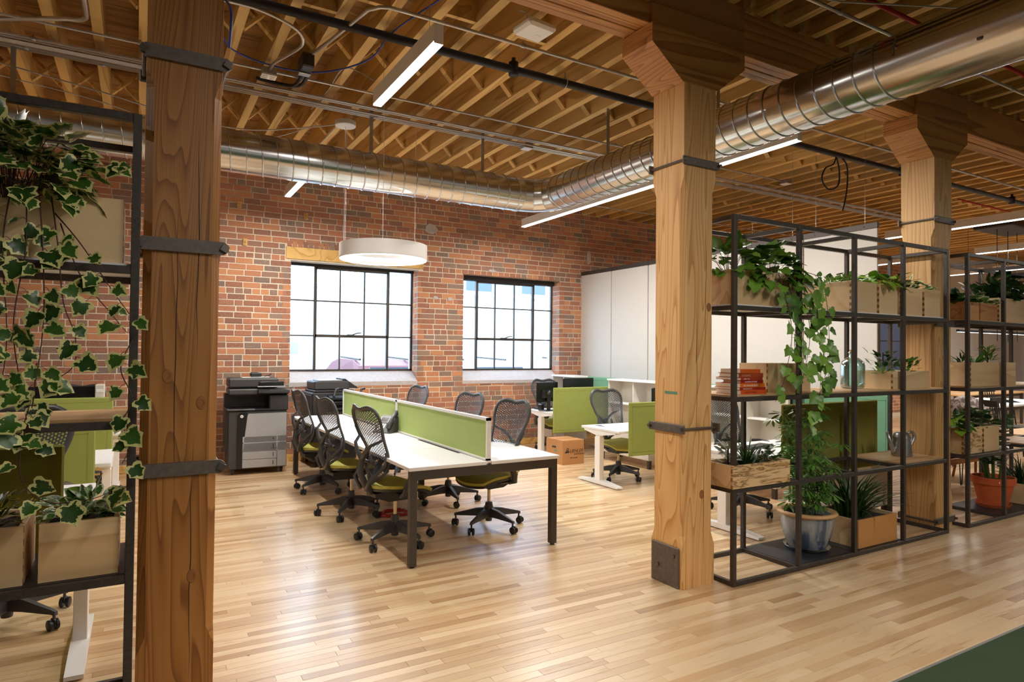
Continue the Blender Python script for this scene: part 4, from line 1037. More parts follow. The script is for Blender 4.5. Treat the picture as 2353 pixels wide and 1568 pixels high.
# ================================================================== PRINTERS
def printer1():
    t = E('floor_printer', 'large grey and black floor-standing office printer against the brick wall', 'printer', (.98, 8.72, 0), math.radians(-3))
    MB().rbox((0, .02, .07), (.70, .60, .80), .012).obj('body', 'printer_dk', t)
    MB().rbox((-.03, .05, .30), (.02, .58, .83), .01).obj('side_cover', 'printer_blk', t)
    MB().prism([(.17, .29), (.69, .29), (.69, .77), (.235, .765), (.222, .745)], -.004, .02, 'y').obj('front_door', 'printer_gry', t)
    MB().prism([(.11, .08), (.165, .08), (.165, .29), (.215, .745), (.215, .78), (.14, .78), (.11, .75)], -.002, .02, 'y').obj('gloss_pillar', 'screen', t)
    for k, (z0, z1) in enumerate(((.355, .455), (.235, .345), (.165, .23), (.08, .16))):
        z0, z1 = [(.40, .478), (.29, .395), (.19, .285), (.085, .185)][k]
        d = B('paper_drawer', (.167, -.004, z0), (.575, .02, z1), 'printer_gry', t, .003); B('slot_handle', (.528, -.006, z0+.025), (.536, -.003, z1-.02), 'ink', d)
    # the drawers sit below the door
    for o in list(t.children):
        if o.name.startswith('front_door'): o.data.transform(Matrix.Translation((0, 0, 0)))
    B('side_panel_small', (.58, -.004, .40), (.69, .02, .478), 'printer_gry', t, .003); B('side_panel_tall', (.58, -.004, .085), (.69, .02, .395), 'printer_gry', t, .003)
    m = MB(); m.rbox((-.02, .0, .80), (.70, .60, .825), .01); m.obj('output_deck', 'printer_blk', t)
    m = MB(); m.rbox((-.03, .35, .82), (.50, .60, 1.0), .01).rbox((.48, .0, .80), (.71, .60, 1.0), .012); m.obj('upper_body', 'printer_blk', t)
    MB().rbox((.0, .05, 1.0), (.70, .58, 1.075), .014).obj('scanner_bed', 'printer_dk', t)
    MB().prism([(-.10, 1.03), (.06, 1.0), (.06, 1.06), (-.10, 1.065)], .34, .71, 'x').obj('control_panel', 'printer_blk', t)
    MB().rbox((.46, -.075, 1.061), (.68, .03, 1.066), .002).obj('touch_screen', 'screen', t)
    MB().rbox((.0, .10, 1.085), (.60, .56, 1.21), .02).obj('document_feeder', 'printer_dk', t)
    MB().rbox((.36, .06, 1.10), (.66, .14, 1.165), .006).obj('feeder_recess', 'screen', t)
    MB().rbox((.34, .03, 1.095), (.68, .14, 1.108), .005).obj('feeder_tray', 'printer_gry', t)
    m = MB(); m.lathe([(0, 0), (.019, 0), (.019, .004), (0, .004)], n=20); m.xform(Matrix.Translation((.155, -.006, .735)) @ Matrix.Rotation(PI/2, 4, 'X')); m.obj('round_badge', 'white_plastic', t)
    text("badge_letters", "hp", .024, (.142, -.0108, .729), (PI/2, 0, 0), 'ink', t, shear=.3)
    B('model_strip', (.50, -.0045, .315), (.59, -.0035, .319), 'ink', t)
    for xx in (.06, .64):
        for yy in (.07, .53):
            m = MB(); m.cyl((xx-.014, yy, .034), (xx+.014, yy, .034), .033, 16); m.rbox((xx-.02, yy-.02, .045), (xx+.02, yy+.02, .08), .005); m.obj('caster', 'black', t)
    p = E('paper_sheet', 'loose white papers lying on top of the big printer', 'paper', (1.30, 8.98, 1.211)); MB().rbox((-.14, -.06, 0), (.10, .12, .004), .001).obj('sheet', 'paper', p); MB().rbox((-.02, -.1, .004), (.19, .08, .008), .001).obj('sheet', 'paper', p)
    p = E('stapler', 'black desk caddy lying on the papers on the printer', 'caddy', (1.33, 8.98, 1.2195)); MB().rbox((-.07, -.045, 0), (.07, .045, .055), .012).obj('body', 'chair_dark', p); MB().rbox((-.06, -.035, .05), (.03, .03, .062), .005).obj('lid', 'black', p)
    p = E('pen', 'small blue and black clip beside the caddy on the printer', 'clip', (1.47, 8.96, 1.2195)); m = MB(); m.tube([(-.03, 0, .008), (.03, .03, .02), (.05, 0, .04)], .008, 8); m.obj('clip', 'chair', p, True)
printer1()
def printer2():
    t = E('plotter_printer', 'second black printer with a raised output tray, behind the bench desk end', 'printer', (2.02, 8.78, 0), math.radians(2))
    MB().rbox((0, .02, .08), (.62, .62, 1.0), .015).obj('body', 'printer_blk', t)
    MB().rbox((-.012, .05, .62), (.005, .58, .97), .006).obj('side_cover', 'printer_dk', t)
    MB().rbox((.05, .08, 1.0), (.60, .60, 1.03), .01).obj('scanner_bed', 'printer_blk', t)
    MB().rbox((.06, .16, 1.03), (.55, .56, 1.15), .015).obj('feeder_cover', 'printer_dk', t)
    MB().rbox((.14, .2, 1.15), (.5, .54, 1.162), .004).obj('paper_on_lid', 'printer_gry', t)
    MB().prism([(.48, 1.05), (.70, 1.04), (.50, 1.18), (.46, 1.18)], .2, .5, 'y').obj('input_tray', 'printer_blk', t)
    m = MB()
    for x in (.30, .66): m.tube([(x-.06, -.03, .86), (x-.03, -.05, .96), (x, -.02, 1.04), (x+.05, .0, 1.05)], .018, 8)
    m.tube([(.24, -.03, .87), (.62, -.03, .87)], .02, 8); m.obj('guide_rail', 'chair_dark', t)
    for z in (.78, .92): MB().prism([(-.10, z), (.02, z+.03), (.02, z+.05), (-.10, z+.02)], .20, .72, 'x').obj('output_tray', 'screen', t)
    m = MB()
    for k in range(14): m.box((.20+.025*k, .005, .60), (.212+.025*k, .02, .74))
    m.obj('tray_slats', 'printer_gry', t)['kind'] = 'stuff'
    for xx in (.07, .55):
        for yy in (.08, .55): m = MB(); m.cyl((xx-.014, yy, .034), (xx+.014, yy, .034), .033, 16); m.rbox((xx-.02, yy-.02, .045), (xx+.02, yy+.02, .09), .005); m.obj('caster', 'black', t)
printer2()

# ================================================================== STEEL GRID SHELVES
ZL = [.016, .645, 1.268, 1.898, 2.522]
SY0, SY1, TS = 3.055, 3.555, .032
def grid_shelf(lab, xs, boards, name='grid_shelf', bottom=True):
    t = E(name, lab, 'shelf', (xs[0], SY0, 0)); X0 = xs[0]
    for x in xs:
        for y in (0, SY1-SY0): B('post', (x-X0-TS/2, y-TS/2, 0), (x-X0+TS/2, y+TS/2, ZL[4]+TS/2), 'steel', t, .002)
    for z in ZL:
        for y in (0, SY1-SY0):
            for a, b in zip(xs, xs[1:]): B('rail', (a-X0+TS/2, y-TS/2+.001, z-TS/2), (b-X0-TS/2, y+TS/2-.001, z+TS/2), 'steel', t, .002)
        for x in xs: B('cross_rail', (x-X0-TS/2+.001, TS/2, z-TS/2), (x-X0+TS/2-.001, SY1-SY0-TS/2, z+TS/2), 'steel', t, .002)
    for lv, i, mat in boards:
        a, b = xs[i]-X0+.004, xs[i+1]-X0-.004; z = ZL[lv]
        th = .003 if mat == 'sheet' else .012
        B('steel_sheet' if mat == 'sheet' else 'shelf_board', (a, TS/2+.0, z+TS/2-.001), (b, SY1-SY0-TS/2, z+TS/2-.001+th), mat, t)
    return t
xr = [3.52, 4.21, 4.89, 5.575, 6.262]
grid_shelf('black steel grid shelf with plants, right of the middle post', xr, [(2, 0, 'shelf_board'), (2, 1, 'shelf_board'), (2, 2, 'shelf_board'), (2, 3, 'shelf_board'), (3, 0, 'white'), (3, 1, 'white'), (3, 2, 'white'), (3, 3, 'white'), (1, 3, 'shelf_board'), (0, 1, 'sheet'), (0, 2, 'sheet'), (1, 0, 'sheet')])
xr2 = [6.635, 7.325, 8.01, 8.70, 9.385]
grid_shelf('black steel grid shelf at the far right, beyond the right-hand post', xr2, [(3, 0, 'shelf_board'), (3, 1, 'shelf_board'), (3, 2, 'shelf_board'), (3, 3, 'shelf_board'), (2, 0, 'shelf_board'), (2, 1, 'shelf_board'), (2, 2, 'shelf_board'), (1, 0, 'sheet'), (1, 2, 'shelf_board'), (0, 1, 'sheet'), (0, 2, 'sheet')])
xl = [-2.09, -1.40, -.71, -.018]
grid_shelf('black steel grid shelf with trailing ivy at the left edge of the room', xl, [(3, 0, 'white'), (3, 1, 'white'), (3, 2, 'white'), (2, 0, 'shelf_board'), (2, 1, 'shelf_board'), (2, 2, 'shelf_board'), (1, 1, 'sheet'), (1, 2, 'sheet'), (0, 1, 'sheet')])
zs = lambda lv, th=.012: ZL[lv]+TS/2-.001+th

def planter(x0, x1, y0, y1, z, h, lab, mat='maple_obj', wall=.018, fingers='side', front=None, fill=.03):
    t = E('planter_box', lab, 'planter', (x0, y0, z)); w, d = x1-x0, y1-y0
    B('front_board', (0, 0, 0), (w, wall, h), front or mat, t, .0015)
    B('back_board', (0, d-wall, 0), (w, d, h), mat, t, .0015)
    B('side_board', (0, wall, 0), (wall, d-wall, h), mat, t, .0015); B('side_board', (w-wall, wall, 0), (w, d-wall, h), mat, t, .0015)
    if fingers:
        m = MB(); n = max(4, int(h/.024))
        for k in range(0, n, 2):
            for X in ((-.0008, 0), (w, w+.0008)): m.box((X[0], .001, h*k/n), (X[1], wall, h*(k+1)/n))
        o = m.obj('finger_joint', 'finger', t); o['kind'] = 'stuff'
    mm = MB(); NX, NY = 8, 8; q = random.Random(int(x0*77))
    vs = [(wall+(w-2*wall)*i/NX, wall+(d-2*wall)*j/NY, h-fill+q.uniform(-.006, .006)) for i in range(NX+1) for j in range(NY+1)]
    mm.add(vs, [(i*(NY+1)+j, (i+1)*(NY+1)+j, (i+1)*(NY+1)+j+1, i*(NY+1)+j+1) for i in range(NX) for j in range(NY)]); mm.obj('soil', 'soil', t)
    return t

# ================================================================== PLANTS
def leaf_geo(kind):
    """vertices, faces, rim and vein weights of a leaf of unit length lying along +y"""
    if kind == 'ivy': half = [(0, 0), (.16, -.11), (.38, -.09), (.52, .08), (.45, .24), (.41, .33), (.50, .53), (.34, .64), (.16, .84), (0, 1.02)]
    elif kind == 'heart': half = [(0, .02), (.18, -.08), (.36, .02), (.44, .22), (.40, .46), (.26, .70), (.10, .90), (0, 1)]
    elif kind == 'oval': half = [(0, 0), (.16, .10), (.27, .30), (.28, .52), (.20, .76), (.08, .94), (0, 1)]
    elif kind == 'lance': half = [(0, 0), (.07, .12), (.11, .35), (.10, .62), (.05, .88), (0, 1)]
    else: half = [(0, 0), (.10, .25), (.14, .55), (.10, .85), (0, 1)]
    L = half[1:-1]; out = [half[0]] + L + [half[-1]] + [(-x, y) for x, y in L[::-1]]
    cx = .38 if kind != 'lance' else .5
    vs = []; rim = []; vein = []
    for s, rv in ((1, 1), (.62, .55)):
        for x, y in out:
            yy = cx+(y-cx)*s if s < 1 else y; xx = x*s
            vs.append((xx, yy, .16*abs(xx)-.16*yy*yy+.02*sin(yy*9))); rim.append(rv); vein.append(.2)
    vs.append((0, cx, -.16*cx*cx)); rim.append(0); vein.append(1)
    n = len(out); fs = [(i, (i+1) % n, n+(i+1) % n, n+i) for i in range(n)] + [(n+i, n+(i+1) % n, 2*n) for i in range(n)]
    return vs, fs, rim, vein
LG = {k: leaf_geo(k) for k in ('ivy', 'heart', 'oval', 'lance', 'leaflet')}
def leaf_mesh(kind, mat):
    vs, fs, rim, vein = LG[kind]; m = MB(); m.add(vs, fs); m.at = {'rim': rim, 'vein': vein}; return m.mesh('leaf', mat, True)
LM = {}
def leafm(kind, mat):
    if (kind, mat) not in LM: LM[kind, mat] = leaf_mesh(kind, mat)
    return LM[kind, mat]
def basis(d, upv):
    d = V(d).normalized(); x = d.cross(V(upv)); x = x.normalized() if x.length > 1e-4 else d.orthogonal().normalized(); z = x.cross(d)
    return Matrix((x, d, z)).transposed()
class Plant:
    def __init__(s, name, lab, loc, cat='plant', seed=1, group=None):
        s.t = E(name, lab, cat, loc, group=group); s.o = V(loc); s.q = random.Random(seed); s.stem = MB(); s.fol = MB(); s.rim = []; s.vein = []; s.n = 0
    def leaf(s, p, d, size, kind, mat, upv=(0, -.4, 1), roll=.5):
        """a leaf as an object of its own"""
        q = s.q; upv = V(upv)+V((q.uniform(-roll, roll), q.uniform(-roll, roll), q.uniform(-roll, roll)))
        m3 = basis(d, upv); o = link('leaf', leafm(kind, mat), s.t)
        o.matrix_local = Matrix.Translation(V(p)-s.o) @ m3.to_4x4() @ Matrix.Scale(size, 4); s.n += 1
        return o
    def mleaf(s, p, d, size, kind, upv=(0, 0, 1), roll=.4, wide=1):
        q = s.q; upv = V(upv)+V((q.uniform(-roll, roll), q.uniform(-roll, roll), q.uniform(-roll, roll)))
        m3 = basis(d, upv); vs, fs, rim, vein = LG[kind]; sc = V((size*wide, size, size))
        s.fol.add([m3 @ V((v[0]*sc.x, v[1]*sc.y, v[2]*sc.z)) + V(p)-s.o for v in vs], fs); s.rim += rim; s.vein += vein
    def st(s, pts, r, n=5): s.stem.tube([V(p)-s.o for p in pts], r, n, True)
    def done(s, folmat=None, stemmat='stem', folname='foliage', stemname='stems'):
        if s.fol.v: s.fol.at = {'rim': s.rim, 'vein': s.vein}; o = s.fol.obj(folname, folmat, s.t, True); o['kind'] = 'stuff'
        if s.stem.v: o = s.stem.obj(stemname, stemmat, s.t, True); o['kind'] = 'stuff'
        return s.t
def spline(P, n=8):
    P = [V(p) for p in P]; out = []
    for i in range(len(P)-1):
        p0, p1, p2, p3 = P[max(i-1, 0)], P[i], P[i+1], P[min(i+2, len(P)-1)]
        for k in range(n): t = k/n; out.append(.5*((2*p1)+(p2-p0)*t+(2*p0-5*p1+4*p2-p3)*t*t+(3*p1-p0-3*p2+p3)*t**3))
    return out+[P[-1]]
def vine(pl, pts, kind, mat, size, step=.055, r=.0028, start=.0, face=(-.3, -1, .25)):
    P = spline(pts); pl.st(P, [r*(1-.5*i/len(P)) for i in range(len(P))])
    acc = 0; side = 1; tot = 0; q = pl.q
    for a, b in zip(P, P[1:]):
        acc += (b-a).length; tot += (b-a).length
        if acc > step*q.uniform(.75, 1.3) and tot > start:
            acc = 0; side = -side; d = V((side*q.uniform(.5, 1), q.uniform(-.8, .1), q.uniform(-.9, .1))).normalized()
            pe = b + d*q.uniform(.012, .04); pl.st([b, (b+pe)/2+V((0, 0, .006)), pe], r*.45, 4)
            pl.leaf(pe, d+V((0, 0, -.5)), size*q.uniform(.65, 1.2), kind, mat, face, .45)
def mass(pl, c, rad, n, kind, mat, size, face=(-.2, -.8, .8)):
    q = pl.q
    for _ in range(n):
        a = q.uniform(0, 2*PI); ph = q.uniform(-.35, 1.45); rr_ = q.uniform(.55, 1.0)
        e = V((cos(a)*cos(ph), sin(a)*cos(ph), sin(ph))); p = V(c)+V((e.x*rad[0], e.y*rad[1], e.z*rad[2]))*rr_
        pl.leaf(p, e+V((0, -.25, -.7+q.uniform(-.3, .3))), size*q.uniform(.7, 1.2), kind, mat, e+V(face)*.6, .5)
        if q.random() < .45: b = V(c)+V((e.x*rad[0]*.2, e.y*rad[1]*.2, -rad[2]*.2)); pl.st([b, (b+p)/2+V((0, 0, .03)), p], .0018, 4)

# ---- left shelf
planter(-.95, -.062, 3.09, 3.42, zs(3), .265, 'long maple planter on the left shelf, ivy spilling over it', 'maple_obj')
pl = Plant('trailing_ivy', 'variegated cream-edged ivy trailing from the high planter at the left', (-.45, 3.2, 2.16), seed=5)
mass(pl, (-.44, 3.10, 2.20), (.33, .17, .26), 135, 'ivy', 'ivy_var', .085)
mass(pl, (-.36, 3.0, 2.22), (.20, .07, .18), 40, 'ivy', 'ivy_var', .085)
vine(pl, [(-.30, 3.05, 2.22), (-.24, 3.0, 2.32), (-.16, 2.98, 2.30), (-.04, 2.97, 2.31)], 'ivy', 'ivy_var', .07, .05)
for x0, pts in enumerate([
    [(-.42, 3.03, 2.2), (-.44, 2.99, 1.95), (-.42, 2.98, 1.6), (-.45, 2.97, 1.3)],
    [(-.38, 3.03, 2.2), (-.37, 2.98, 1.95), (-.40, 2.97, 1.65), (-.36, 2.97, 1.35), (-.34, 2.97, 1.18)],
    [(-.34, 3.03, 2.18), (-.32, 2.98, 1.98), (-.31, 2.97, 1.7), (-.33, 2.96, 1.45), (-.37, 2.96, 1.26)],
    [(-.30, 3.03, 2.16), (-.27, 2.98, 1.95), (-.25, 2.97, 1.75), (-.21, 2.96, 1.62), (-.22, 2.96, 1.50), (-.33, 2.96, 1.43)],
    [(-.29, 3.04, 2.10), (-.20, 2.98, 1.98), (-.09, 2.97, 1.80), (.005, 2.99, 1.66)],
    [(-.27, 3.03, 2.06), (-.20, 2.99, 1.86), (-.10, 2.98, 1.72), (-.04, 2.98, 1.64)],
    [(-.47, 3.03, 2.2), (-.49, 2.98, 1.9), (-.47, 2.97, 1.55), (-.50, 2.97, 1.35)],
    [(-.33, 2.99, 1.52), (-.34, 2.97, 1.35), (-.37, 2.96, 1.2), (-.36, 2.96, 1.08), (-.28, 2.96, 1.0), (-.14, 2.96, 1.0), (-.05, 2.97, 1.04)],
    [(-.02, 3.03, 1.62), (-.06, 2.99, 1.50), (-.02, 2.99, 1.38), (-.05, 2.99, 1.28), (-.02, 2.99, 1.2), (-.05, 2.99, 1.12)]]):
    vine(pl, pts, 'ivy', 'ivy_var', .074, .060, start=.12 if x0 < 7 else 0)
pl.done()
planter(-.324, -.058, 3.09, 3.44, zs(1, .003), .228, 'small maple planter with striped foliage at the lower left, right of two', 'maple_obj')
planter(-.66, -.371, 3.09, 3.44, zs(1, .003), .228, 'small maple planter cut by the left picture edge', 'maple_obj')
pl = Plant('variegated_plant', 'bushy green and cream leafed plant in the lower left maple planter', (-.19, 3.26, .85), seed=8)
for k in range(95):
    q = pl.q; x, y = q.uniform(-.30, -.09), q.uniform(3.13, 3.40); e = V((x+.19, y-3.26, .12)).normalized()
    pl.leaf((x, y, .855+q.uniform(0, .085)), V((e.x*1.3, e.y-.3, q.uniform(-.1, .5))), q.uniform(.05, .08), 'oval', 'pothos_var', (0, -.3, 1), .5)
for p, d in (((-.17, 3.34, .93), (-.6, -.2, .5)), ((-.12, 3.36, .93), (.5, -.1, .25)), ((-.15, 3.34, .95), (.1, -.3, .8)), ((-.20, 3.34, .92), (-1, 0, .1)), ((-.12, 3.30, .90), (.7, -.3, -.1))): pl.leaf(p, d, .10, 'heart', 'pothos', (0, -.5, 1), .2)
pl.done()
pl = Plant('croton', 'yellow-flecked dark bush in the planter at the far left edge', (-.5, 3.26, .85), seed=9)
for k in range(120):
    q = pl.q; x, y = q.uniform(-.60, -.40), q.uniform(3.12, 3.40); e = V((x+.5, y-3.26, .1)).normalized()
    pl.leaf((x, y, .86+q.uniform(0, .12)), V((e.x, e.y-.2, q.uniform(0, .7))), q.uniform(.045, .075), 'lance', 'croton', (0, -.3, 1), .5)
pl.done()

# ---- right shelf
planter(3.55, 4.30, 3.09, 3.50, zs(3), .245, 'maple planter with dark streaks holding the green ivy, top left of the right shelf', 'maple_obj')
pl = Plant('trailing_ivy', 'glossy green ivy cascading from the planter right of the middle post', (3.9, 3.25, 2.13), seed=15)
mass(pl, (3.66, 3.22, 2.18), (.20, .22, .20), 60, 'ivy', 'ivy', .095)
mass(pl, (3.98, 3.12, 2.14), (.30, .14, .23), 105, 'ivy', 'ivy', .10)
for i, pts in enumerate([
    [(3.95, 3.03, 2.15), (3.98, 2.97, 1.9), (4.0, 2.96, 1.7), (3.96, 2.96, 1.52), (3.90, 2.96, 1.36), (3.84, 2.97, 1.25)],
    [(4.0, 3.03, 2.1), (4.05, 2.97, 1.85), (4.03, 2.96, 1.65), (4.07, 2.96, 1.5), (4.02, 2.96, 1.38)],
    [(4.1, 3.03, 2.15), (4.18, 2.97, 1.9), (4.20, 2.96, 1.7), (4.16, 2.96, 1.52), (4.12, 2.96, 1.40)],
    [(4.15, 3.04, 2.15), (4.28, 2.98, 2.0), (4.32, 2.97, 1.8), (4.36, 2.96, 1.62), (4.33, 2.96, 1.45), (4.31, 2.96, 1.25), (4.22, 2.96, 1.15)],
    [(4.15, 3.04, 2.2), (4.34, 2.98, 2.15), (4.40, 2.97, 2.02), (4.42, 2.96, 1.8), (4.43, 2.96, 1.6), (4.42, 2.96, 1.42), (4.40, 2.96, 1.3)],
    [(4.05, 3.03, 2.1), (4.12, 2.97, 1.75), (4.10, 2.96, 1.6), (4.14, 2.96, 1.48)],
    [(4.22, 3.04, 2.1), (4.33, 2.97, 1.7), (4.40, 2.97, 1.5), (4.37, 2.97, 1.36), (4.26, 2.97, 1.18), (4.20, 2.97, 1.0)]]):
    vine(pl, pts, 'ivy', 'ivy', .088, .06, start=.05)
pl.done()
P3 = zs(3)
planter(4.91, 5.255, 3.09, 3.52, P3, .25, 'maple planter with dark slits, first of the row on the right shelf top', 'maple_obj')
planter(5.29, 5.555, 3.09, 3.52, P3, .245, 'maple planter with bright drooping pothos, second of the row', 'maple_obj')
planter(5.62, 5.94, 3.09, 3.52, P3, .24, 'maple planter with a grey streak near its rim, third of the row', 'maple_obj')
planter(5.975, 6.235, 3.09, 3.52, P3, .24, 'plain pale planter at the right end of the row by the post', 'maple_obj')
def bush(name, lab, x0, x1, y0, y1, z, h, kind, mat, n, size, seed, droop=0, mat2=None, roll=.5):
    pl = Plant(name, lab, ((x0+x1)/2, (y0+y1)/2, z), seed=seed); q = pl.q; cx, cyy = (x0+x1)/2, (y0+y1)/2
    for k in range(n):
        x, y = q.uniform(x0, x1), q.uniform(y0, y1); ex, ey = (x-cx)/(x1-x0)*2, (y-cyy)/(y1-y0)*2
        zz = z + h*q.random()*(1-.5*max(abs(ex), abs(ey)))
        p = V((x, y, zz)); d = V((ex*.8+q.uniform(-.4, .4), ey*.5-.35, q.uniform(-.2, .6)-droop*max(0, -ey)))
        pl.leaf(p, d, size*q.uniform(.7, 1.2), kind, mat2 if mat2 and q.random() < .3 else mat, (0, -.5, 1), roll)
        if q.random() < .3: pl.st([(cx+(x-cx)*.5, cyy+(y-cyy)*.5, z-.03), p], .0018, 4)
    pl.done('pothos', 'stem_g')
bush('pothos', 'low green pothos in the first planter of the top row', 4.80, 5.24, 3.12, 3.5, P3+.24, .10, 'heart', 'ivy', 70, .065, 21, mat2='pothos')
bush('pothos', 'bright yellow-green pothos drooping over the second planter', 5.26, 5.62, 3.05, 3.45, P3+.235, .12, 'heart', 'pothos', 60, .09, 22, .6)
bush('croton', 'spiky yellow-tipped plant behind the third planter rim', 5.60, 5.85, 3.15, 3.45, P3+.22, .19, 'lance', 'croton', 55, .13, 23)
bush('fittonia', 'white-veined small leafed plant in the last planter of the top row', 5.85, 6.2, 3.10, 3.4, P3+.235, .11, 'oval', 'pothos_var', 90, .055, 24)
# middle board: books, box, bottle, succulents
ZB = zs(2)
def book(x, y, z, w, d, th, rot, cover, lab, title=None, tcol='white_plastic', hard=False):
    t = E('book', lab, 'book', (x, y, z), rot, group='stack of orange-spined books')
    c = .0016 if not hard else .003; o = 0 if not hard else .004
    B('cover', (0, 0, 0), (w, d, c), cover, t); B('cover', (0, 0, th-c), (w, d, th), cover, t); B('spine', (0, -.002, 0), (w, .001, th), cover, t)
    B('page_block', (o, .001, c), (w-o, d-o*2, th-c), 'paper', t)
    if title: text('spine_title', title, th*.62, (w*.12, -.0024, th*.24), (PI/2, 0, 0), tcol, t, ext=.0002)
for nm, c in (('bk1', (206, 88, 20)), ('bk2', (160, 62, 24)), ('bk3', (170, 50, 20)), ('bk4', (166, 30, 18)), ('bk5', (226, 110, 20)), ('bk6', (170, 40, 20)), ('bk7', (214, 84, 24))): M[nm] = plain('book_cover_'+nm[2], c, .35)
bz = ZB
for (w, d, th, dx, dy, rot, cv, ttl, tc, hd, lab) in (
    (.275, .22, .030, .0, .0, .01, 'bk7', 'DESIGN LIVING', 'ink', 0, 'orange paperback at the very bottom of the book stack'),
    (.270, .23, .018, -.005, .005, .00, 'bk6', 'THE MEANING OF', 'white_plastic', 0, 'thin red-brown paperback, second from the stack bottom'),
    (.260, .22, .028, -.005, .0, .02, 'bk5', 'BIG ORANGE BOOK', 'white_plastic', 0, 'bright orange book with BIG ORANGE BOOK on the spine'),
    (.230, .17, .022, .01, .01, -.02, 'bk4', '   A SUMMER OF MOSS', 'white_plastic', 1, 'dark red hardback in the middle of the book stack'),
    (.235, .22, .018, .0, .0, .03, 'bk3', 'GREEN TECH', 'white_plastic', 0, 'thin brown-red book third from the top of the stack'),
    (.245, .19, .031, -.01, .01, -.03, 'bk2', 'GARDENS', 'rim', 1, 'thick rust hardback with gold letters, second from the top'),
    (.220, .17, .028, -.005, .0, .05, 'bk1', '', 'ink', 0, 'orange paperback with a slightly raised cover on top of the stack')):
    book(3.665+dx, 3.12+dy, bz, w, d, th, rot, cv, lab, ttl, tc, hd); bz += th+.0004
t = E('wooden_box', 'plain maple box with finger joints behind the trailing ivy on the middle board', 'box', (4.06, 3.22, ZB))
for a, b in (((0, 0, 0), (.52, .015, .215)), ((0, .235, 0), (.52, .25, .215)), ((0, .015, 0), (.015, .235, .215)), ((.505, .015, 0), (.52, .235, .215)), ((.015, .015, 0), (.505, .235, .01))): B('board', a, b, 'maple_obj', t, .001)
m = MB()
for k in range(0, 9, 2): m.box((0, -.0008, .215*k/9), (.015, 0, .215*(k+1)/9))
o = m.obj('finger_joint', 'finger', t); o['kind'] = 'stuff'
t = E('glass_bottle', 'wide aqua glass bottle with a cork on the middle shelf board', 'bottle', (5.29, 3.32, ZB))
m = MB(); m.lathe([(0, .004), (.082, .004), (.092, .014), (.096, .04), (.096, .19), (.088, .225), (.060, .252), (.034, .268), (.028, .28), (.028, .298), (.034, .302), (.034, .312), (.027, .312), (.022, .30), (.022, .282), (.030, .262), (.056, .246), (.082, .22), (.090, .19), (.090, .04), (.084, .016), (0, .012)], n=40); m.obj('glass_body', 'jar', t, True)
m = MB(); m.cyl((0, 0, .296), (0, 0, .33), .021, 16, .025); m.obj('cork', 'cork', t, 'auto')
planter(5.49, 6.05, 3.09, 3.40, ZB, .150, 'low spalted maple planter with two succulents on the middle board', 'maple_obj', front='maple_obj')
def rosette(name, lab, c, n, L, mat, seed, kind='oval', stem=0, h=.1, spread=1):
    pl = Plant(name, lab, c, seed=seed); q = pl.q
    for k in range(n):
        a = k*2.4+q.uniform(-.2, .2); e = q.uniform(.1, 1.2); p = V(c)+V((cos(a)*.02*spread, sin(a)*.02*spread, stem+h*q.random()))
        p += V((cos(a), sin(a), 0))*q.uniform(0, .04)*spread
        pl.leaf(p, (cos(a)*cos(e), sin(a)*cos(e), sin(e)), L*q.uniform(.7, 1.15), kind, mat, (0, -.2, 1), .2)
    if stem: pl.st([c, V(c)+V((0, 0, stem+h))], .006, 6)
    pl.done()
rosette('jade_succulent', 'grey-green branching succulent at the left of the low planter', (5.60, 3.24, ZB+.12), 46, .06, 'deep', 31, 'oval', .06, .13, 2)
rosette('aloe', 'small spiky aloe at the left end of the low planter', (5.52, 3.2, ZB+.12), 26, .085, 'ivy', 32, 'lance', 0, .03, .8)
rosette('jade_succulent', 'rounded blue-green succulent at the right of the low planter', (5.88, 3.22, ZB+.12), 60, .055, 'scheff', 33, 'oval', .01, .12, 1.8)
# spalted planter, lower left of the right shelf
planter(3.485, 4.08, 3.03, 3.30, zs(1, .003), .158, 'spalted maple planter with black streaks, low beside the middle post', 'maple_obj', front='spalt')
rosette('silver_succulent', 'silvery white succulent at the left end of the spalted planter', (3.55, 3.13, .80), 30, .07, 'silver', 35, 'oval', .02, .12, .9)
def grass(name, lab, c, rad, n, L, w, mat, seed, lean=1.0, n2=8):
    pl = Plant(name, lab, c, seed=seed); q = pl.q
    for k in range(n):
        a = q.uniform(0, 2*PI); l = L*q.uniform(.6, 1.1); p = V(c)+V((cos(a)*rad[0]*q.random(), sin(a)*rad[1]*q.random(), 0)); th = q.uniform(.05, .75)*lean; pts = []; wd = []
        pos = p.copy()
        for i in range(n2+1):
            pts.append(pos.copy()-pl.o); e = V((cos(a)*sin(th), sin(a)*sin(th), cos(th))); pos += e*l/n2; th += .13*lean*q.uniform(.6, 1.4)
            wd.append(w*(1-(i/n2)**2)+.0006)
        sd = V((-sin(a), cos(a), 0)); vs = [pt+sd*s*wd[i]+V((0, 0, -abs(s)*wd[i]*.0)) for i, pt in enumerate(pts) for s in (-1, 0, 1)]
        for i in range(1, len(vs), 3): vs[i] = vs[i]-V((0, 0, wd[i//3]*.5))
        pl.fol.add(vs, [(i*3+j, i*3+j+1, i*3+j+4, i*3+j+3) for i in range(n2) for j in (0, 1)]); pl.rim += [0]*len(vs); pl.vein += [i % 3 == 1 for i in range(len(vs))]
    pl.done(mat, folname='blades')
grass('spider_plant', 'dark grassy tuft in the middle of the spalted planter', (3.78, 3.16, .79), (.12, .07), 60, .22, .006, 'deep', 36, 1.0)
bush('croton', 'small dark leafy plant at the right end of the spalted planter', 3.92, 4.08, 3.08, 3.25, .81, .13, 'oval', 'deep', 45, .05, 37)
